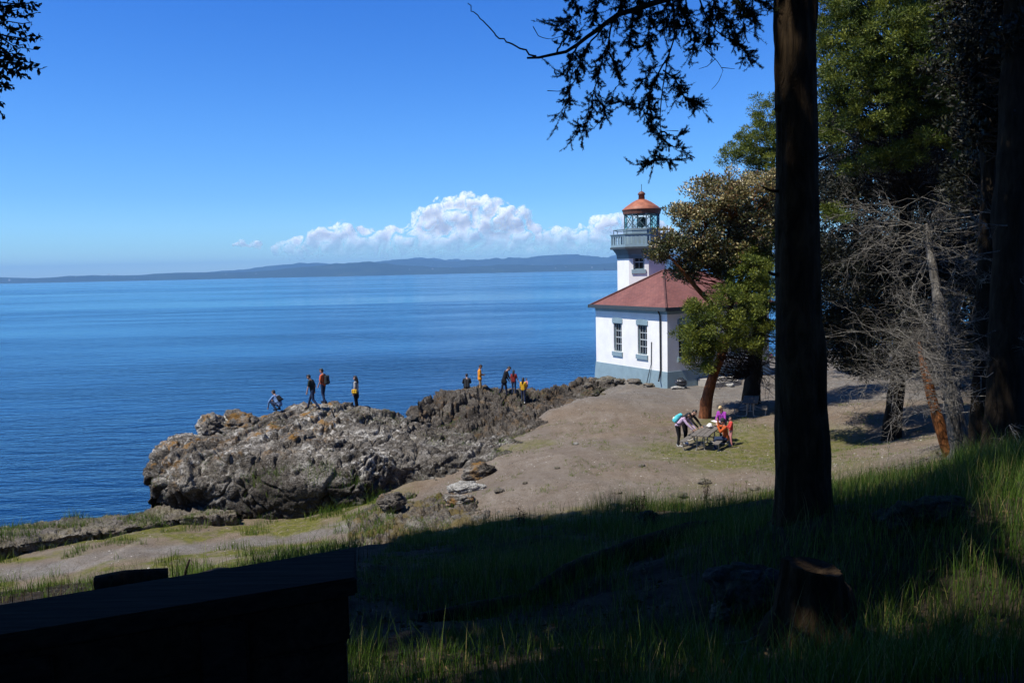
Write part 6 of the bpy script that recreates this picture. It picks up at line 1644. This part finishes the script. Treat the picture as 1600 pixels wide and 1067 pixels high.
k_ = (gd < .95) & (fbm(np.stack([x, y, x * 0], 1) * 1.3, 3, 44) > -.05); x, y = x[k_], y[k_]
blades(ontop(x, y), rng.gamma(4, .013, len(x)), np.full(len(x), .016), np.full(len(x), .8), M['grass_short'], 'grass', 'sparse turf round the picnic tables', rng.beta(2, 2, len(x)), 2)
n = 16000
x = rng.uniform(-3, 14, n); y = 5.5 + 19 * rng.uniform(0, 1, n) ** 1.2; k_ = (x < .66 * y + 1) & (x > -.7 * y + .5); x, y = x[k_], y[k_]
dv = rng.normal(size=(len(x), 3)) * [1, 1, .18]; l_ = rng.uniform(.03, .13, len(x)); V, F = leaves_np(ontop(x, y) + [0, 0, .03], dv, l_, l_ * rng.uniform(.12, .5, len(x)), .2)
tag(mesh_quads('leaf_litter', V, F, M['dry'], None, False, None, {'tint': rng.uniform(0, 1, len(F))}), kind='stuff')
n = 26000
x = np.concatenate([rng.uniform(-4, 22, n), rng.uniform(-22, -5, n // 5)]); y = np.concatenate([rng.uniform(25, 52, n), rng.uniform(22, 33, n // 5)])
k_ = (fbm(np.stack([x, y, x * 0], 1) * .7, 3, 64) > -.25) & (coast_sd(x, y) > .5); x, y = x[k_], y[k_]
r_ = np.clip(rng.lognormal(-4.0, .4, len(x)), .01, .06)[:, None]; c_ = ontop(x, y) + [0, 0, .012]
oc_ = np.array([(1, 0, 0), (0, 1, 0), (-1, 0, 0), (0, -1, 0), (0, 0, .7), (0, 0, -.6)]); V = c_[:, None] + oc_[None] * r_[:, None] * rng.uniform(.6, 1.4, (len(x), 6, 1))
b0 = np.arange(len(x))[:, None] * 6; F = np.concatenate([b0 + np.array(f_) for f_ in ((0, 1, 4), (1, 2, 4), (2, 3, 4), (3, 0, 4))])
M['pebble'] = leafmat('pebble', [(0, (.05, .04, .032)), (.5, (.16, .14, .115)), (1, (.42, .39, .35))], 0, .9, .1)
tag(mesh_quads('gravel', V.reshape(-1, 3), F, M['pebble'], None, False, None, {'tint': np.tile(rng.beta(2, 2.2, len(x)), 4)}), kind='stuff')
n = 5200
x = rng.uniform(-3, 22, n); y = rng.uniform(25.5, 44, n)
k_ = (fbm(np.stack([x, y, x * 0], 1) * .8, 4, 144) > .34) & (coast_sd(x, y) > .5); x, y = np.repeat(x[k_], 9), np.repeat(y[k_], 9); x = x + rng.normal(size=len(x)) * .06; y = y + rng.normal(size=len(y)) * .06
blades(ontop(x, y), rng.gamma(4, .022, len(x)), np.full(len(x), .014), np.full(len(x), .7), M['grass_short'], 'grass', 'scattered dry tufts over the clearing', rng.beta(3, 2, len(x)), 2)
# tufts on the rocks
tb = []
for (o, Vr, Fr), th_, fz in zip(ROCKS, (.30, .52, .42, .20), (.5, .6, .7, .8)):
    sel = rng.choice(len(Vr), 26000, False); Vs = Vr[sel]
    msk = fbm(Vs * fz, 3, 101) > th_
    Vs = Vs[msk]; tb.append(Vs[surf_zs(Vs[:, 0], Vs[:, 1]) - Vs[:, 2] < .08])
tb = np.concatenate(tb); tb = tb[tb[:, 2] > 4.0]
tb = np.repeat(tb, 2, 0) + rng.normal(size=(len(tb) * 2, 3)) * np.array([.07, .07, 0])
blades(tb - [0, 0, .03], rng.gamma(5, .022, len(tb)), np.full(len(tb), .014), np.full(len(tb), .8), M['grass_short'], 'grass', 'little tufts growing in the rock cracks', np.clip(rng.beta(2, 3, len(tb)), 0, 1), 2)
# dry stalks
n = 420
x = np.concatenate([rng.uniform(-14, -3, n), rng.uniform(-1, 9, n // 2)]); y = np.concatenate([rng.uniform(14, 24, n), rng.uniform(20, 25.5, n // 2)])
blades(ontop(x, y), rng.uniform(.25, .75, len(x)), np.full(len(x), .016), np.full(len(x), .25), M['dry'], 'grass', 'thin dry stalks along the sunlit edge', None, 4)
def weed(px, py, D, h_, label, seed):
    q = g(px, py, D); A = np.tile(np.array(q), (5, 1)) + rng.normal(size=(5, 3)) * [.05, .05, 0]; B = A + np.stack([rng.normal(size=5) * .14, rng.normal(size=5) * .14, rng.uniform(.7, 1, 5) * h_], 1)
    V, F = twigs(A, B, 1, 9, .008, 6, 0, .0, .05, .35); r = empty('dead_weed', q); tag(r, label, 'plant')
    mesh_quads('stems', loc(r, V), F, M['bark_dark'], r)
    k = rng.integers(0, len(V), 90); v_, f_ = leaves_np(V[k], rng.normal(size=(90, 3)), .05, .03); mesh_quads('seed_heads', loc(r, v_), f_, M['dry'], r, False, None, {'tint': rng.uniform(0, 1, 90)})['kind'] = 'stuff'
weed(998, 812, 22.0, .62, 'dark dead weed with seed heads beside the upright boulder', 1)
weed(818, 832, 22.5, .5, 'dead weed at the shaded foot of the mossy ledge', 2)
weed(1106, 790, 23.5, 1.0, 'single tall dry weed stalk left of the big fir', 3)

# ---------------------------------------------------------------- small things near and far
def balloon(px, py, D, r_, mat, label):
    q = P(px, py, D); r = empty('balloon', q); tag(r, label, 'balloon')
    mb = MB(); mb.lathe((0, 0, 0), [(.02, -1.12 * r_), (.45 * r_, -.85 * r_), (.85 * r_, -.4 * r_), (r_, .1 * r_), (.85 * r_, .6 * r_), (.45 * r_, .92 * r_), (.03, r_)], 20); mb.build('skin', mat, r, True)
    mb = MB(); mb.tube([(0, 0, -1.1 * r_), (.05, 0, -1.8 * r_), (0, 0, -3.6)], .006, 4); mb.build('string', CL['white'], r)
balloon(1204, 556, 58, .17, plain('purple_rubber', (.35, .03, .36), .3, .05), 'purple balloon seen through the dead twigs beside the fir trunk')
balloon(1196, 560, 58, .12, plain('lime_rubber', (.32, .48, .05), .3, .05), 'lime green balloon just left of the purple one')
sp = PZ(950, 421.2, 0.5); sd = 9800.0; sp = P(952, 421.6, sd)
shp = empty('cargo_ship', (sp[0], sp[1], 0)); shp.scale = (.7, .7, .7); tag(shp, 'dark cargo ship on the far side of the strait beside the tower', 'ship')
mb = MB(); mb.add([(-95, -14, 0), (80, -14, 0), (80, 14, 0), (-95, 14, 0), (-98, -15, 13), (98, -15, 16), (98, 15, 16), (-98, 15, 13)], [(0, 1, 5, 4), (1, 2, 6, 5), (2, 3, 7, 6), (3, 0, 4, 7), (4, 5, 6, 7)]); mb.build('hull', CL['dkgrey'], shp)
mb = MB(); mb.box((-78, 0, 27), (24, 26, 28)); mb.build('deckhouse', CL['dkgrey'], shp)
for x_ in (-30, 10, 50):
    mb = MB(); mb.tube([(x_, 0, 13), (x_, 0, 42)], 2.2, 6); mb.tube([(x_, 0, 34), (x_ + 16, 0, 40)], 1.2, 5); mb.build('crane', CL['dkgrey'], shp)
hp = [(15, 437.6), (42, 436.8), (118, 433), (148, 430.5), (170, 428.5), (178, 429.5), (210, 434.5), (282, 434.6), (353, 428.6), (400, 427.5), (452, 427.8), (640, 421), (676, 420), (704, 417.5), (770, 420), (832, 413), (868, 419), (884, 417), (925, 417.5)]
hb = None
for i, (px, py) in enumerate(hp):
    q = P(px, py, 10600.0)
    if hb is None:
        r = empty('far_building', q); mb = MB(); mb.box((0, 0, -6), (24, 16, 20)); mb.build('walls', CL['grey'], r)
        mb = MB(); mb.add([(-13, -9, 4), (13, -9, 4), (13, 9, 4), (-13, 9, 4), (-13, 0, 10), (13, 0, 10)], [(0, 1, 5, 4), (2, 3, 4, 5), (0, 4, 3), (1, 2, 5)]); mb.build('roof', CL['grey'], r); hb = r
        tag(r, 'tiny pale building on the far wooded shore', 'building', 'pale buildings along the far shore')
    else:
        r = hb.copy(); COL.objects.link(r); r.location = q; s_ = rng.uniform(.35, .65); r.scale = (s_, s_, s_)
        for ch in hb.children:
            c_ = ch.copy(); COL.objects.link(c_); c_.parent = r

# ---------------------------------------------------------------- clouds
mt, nt, b = new_mat('cloud'); b.inputs['Emission Color'].default_value = (.96, .96, .93, 1); b.inputs['Emission Strength'].default_value = .27; b.inputs['Subsurface Weight'].default_value = 1.0; b.inputs['Subsurface Radius'].default_value = (1, 1, 1); b.inputs['Subsurface Scale'].default_value = 700.0  # emission brightens the cloud, standing in for scattered sunlight
b.inputs['Base Color'].default_value = (.985, .985, .985, 1); b.inputs['Roughness'].default_value = 1; b.inputs['Specular IOR Level'].default_value = 0
lwt = nd(nt, 'ShaderNodeLayerWeight', {'Blend': .5})
cn = noise(nt, pos(nt), .0022, 6, .65)
cn2 = noise(nt, pos(nt), .006, 5, .7)
fz_ = nd(nt, 'ShaderNodeMath', {0: lwt.outputs['Facing'], 1: nd(nt, 'ShaderNodeMath', {0: cn2, 1: .9}, operation='MULTIPLY').outputs[0]}, operation='ADD').outputs[0]
ed = ramp(nt, fz_, [(.52, 1.0), (1.02, 0.0)])
sz_ = nd(nt, 'ShaderNodeSeparateXYZ'); nt.links.new(pos(nt), sz_.inputs[0])
hz = nd(nt, 'ShaderNodeMath', {0: sz_.outputs[2], 1: 3600.0}, operation='DIVIDE').outputs[0]
hz2 = nd(nt, 'ShaderNodeMath', {0: hz, 1: nd(nt, 'ShaderNodeMath', {0: cn, 1: .40}, operation='MULTIPLY').outputs[0]}, operation='ADD').outputs[0]
bf = ramp(nt, hz2, [(.40, 0.0), (.78, 1.0)])
al = nd(nt, 'ShaderNodeMath', {0: ed, 1: bf}, operation='MULTIPLY').outputs[0]
tl = nd(nt, 'ShaderNodeBsdfTranslucent', {'Color': (.985, .985, .985, 1)})
m1 = nd(nt, 'ShaderNodeMixShader', {0: .3, 1: b.outputs[0], 2: tl.outputs[0]})
tr = nt.nodes.new('ShaderNodeBsdfTransparent')
gbf = nt.nodes.new('ShaderNodeNewGeometry')
al = nd(nt, 'ShaderNodeMath', {0: al, 1: nd(nt, 'ShaderNodeMath', {0: 1.0, 1: gbf.outputs['Backfacing']}, operation='SUBTRACT').outputs[0]}, operation='MULTIPLY').outputs[0]
m2 = nd(nt, 'ShaderNodeMixShader', {0: al, 1: tr.outputs[0], 2: m1.outputs[0]})
nt.links.new(m2.outputs[0], nt.nodes['Material Output'].inputs['Surface'])
M['cloud'] = mt
def cloud(D, items, label, seed, vox):
    """items: (px, py, radius px)"""
    s = D / FPX; mb = MB()
    for px, py, r_ in items:
        c_ = P(px, py, D + rng.uniform(-1, 1) * r_ * s * .7)
        mb.add(*capsule(c_ - [r_ * s * .2, 0, 0], c_ + [r_ * s * .2, 0, 0], r_ * s, r_ * s, 20, 8))
    me = bpy.data.meshes.new('cloud_src'); me.from_pydata(mb.v, [], mb.f); o = bpy.data.objects.new('cloud_src', me); COL.objects.link(o)
    r = o.modifiers.new('r', 'REMESH'); r.mode = 'VOXEL'; r.voxel_size = vox
    m2 = bpy.data.meshes.new_from_object(o.evaluated_get(bpy.context.evaluated_depsgraph_get())); bpy.data.objects.remove(o)
    V = np.empty(len(m2.vertices) * 3, np.float32); m2.vertices.foreach_get('co', V); V = V.reshape(-1, 3).astype(float)
    N = np.empty(len(m2.vertices) * 3, np.float32); m2.vertices.foreach_get('normal', N); N = N.reshape(-1, 3)
    q = V / 1000.0
    d1, d2, idv = worley(q * 1.1 + fbm(q, 2, seed)[:, None] * .3, seed); e1, e2, i2 = worley(q * 2.6, seed + 2); f1, f2, i3 = worley(q * 5.5, seed + 5)
    V = V + N * ((.55 - d1) * 520 + (.5 - e1) * 260 + (.5 - f1) * 80 + fbm(q * 9, 3, seed) * 25)[:, None]
    m2.vertices.foreach_set('co', V.astype(np.float32).ravel()); m2.update(); m2.materials.clear()
    c_ = link('cloud', m2, M['cloud'], None, True); tag(c_, label, 'cloud')
prof = [(435, 380), (460, 372), (485, 366), (500, 352), (520, 346), (545, 342), (560, 352), (590, 362), (610, 354), (630, 353), (650, 345), (665, 325), (690, 308), (715, 302), (735, 299), (760, 305), (790, 312), (810, 325), (830, 345), (850, 352), (880, 354), (905, 358), (930, 346), (950, 330), (975, 325), (1000, 330), (1030, 345), (1060, 360), (1100, 372)]
its = []
for px in np.arange(438, 1100, 9.0):
    top_ = np.interp(px, [a for a, _ in prof], [b_ for _, b_ in prof])
    r_ = rng.uniform(9, 17) * (1.3 if 660 < px < 830 else 1); its.append((px, top_ + r_ * 1.05, r_))
    y_ = top_ + r_ * 1.9
    while y_ < 388:
        r2 = rng.uniform(12, 22); its.append((px + rng.uniform(-6, 6), y_ + r2 * .5, r2)); y_ += r2 * 1.1
cloud(42000.0, its, 'large white cumulus cloud bank on the horizon behind the lighthouse', 5, 150.0)
cloud(42000.0, [(372, 384, 5), (380, 383, 6), (388, 385, 4), (398, 382, 6), (404, 384, 5), (365, 385, 3)], 'small white puff of cloud left of the cumulus bank', 9, 90.0)

# ---------------------------------------------------------------- haze
mt = bpy.data.materials.new('haze_air'); mt.use_nodes = True; nt = mt.node_tree; nt.nodes.clear()
pv = nt.nodes.new('ShaderNodeVolumePrincipled'); pv.inputs['Color'].default_value = (.28, .58, 1.0, 1); pv.inputs['Density'].default_value = HAZE; pv.inputs['Anisotropy'].default_value = 0.0
ou = nt.nodes.new('ShaderNodeOutputMaterial'); nt.links.new(pv.outputs[0], ou.inputs['Volume'])
mb = MB(); mb.box((0, 9400, 194.0), (122000, 23200, 402)); hzo = mb.build('haze', mt); tag(hzo, kind='stuff')
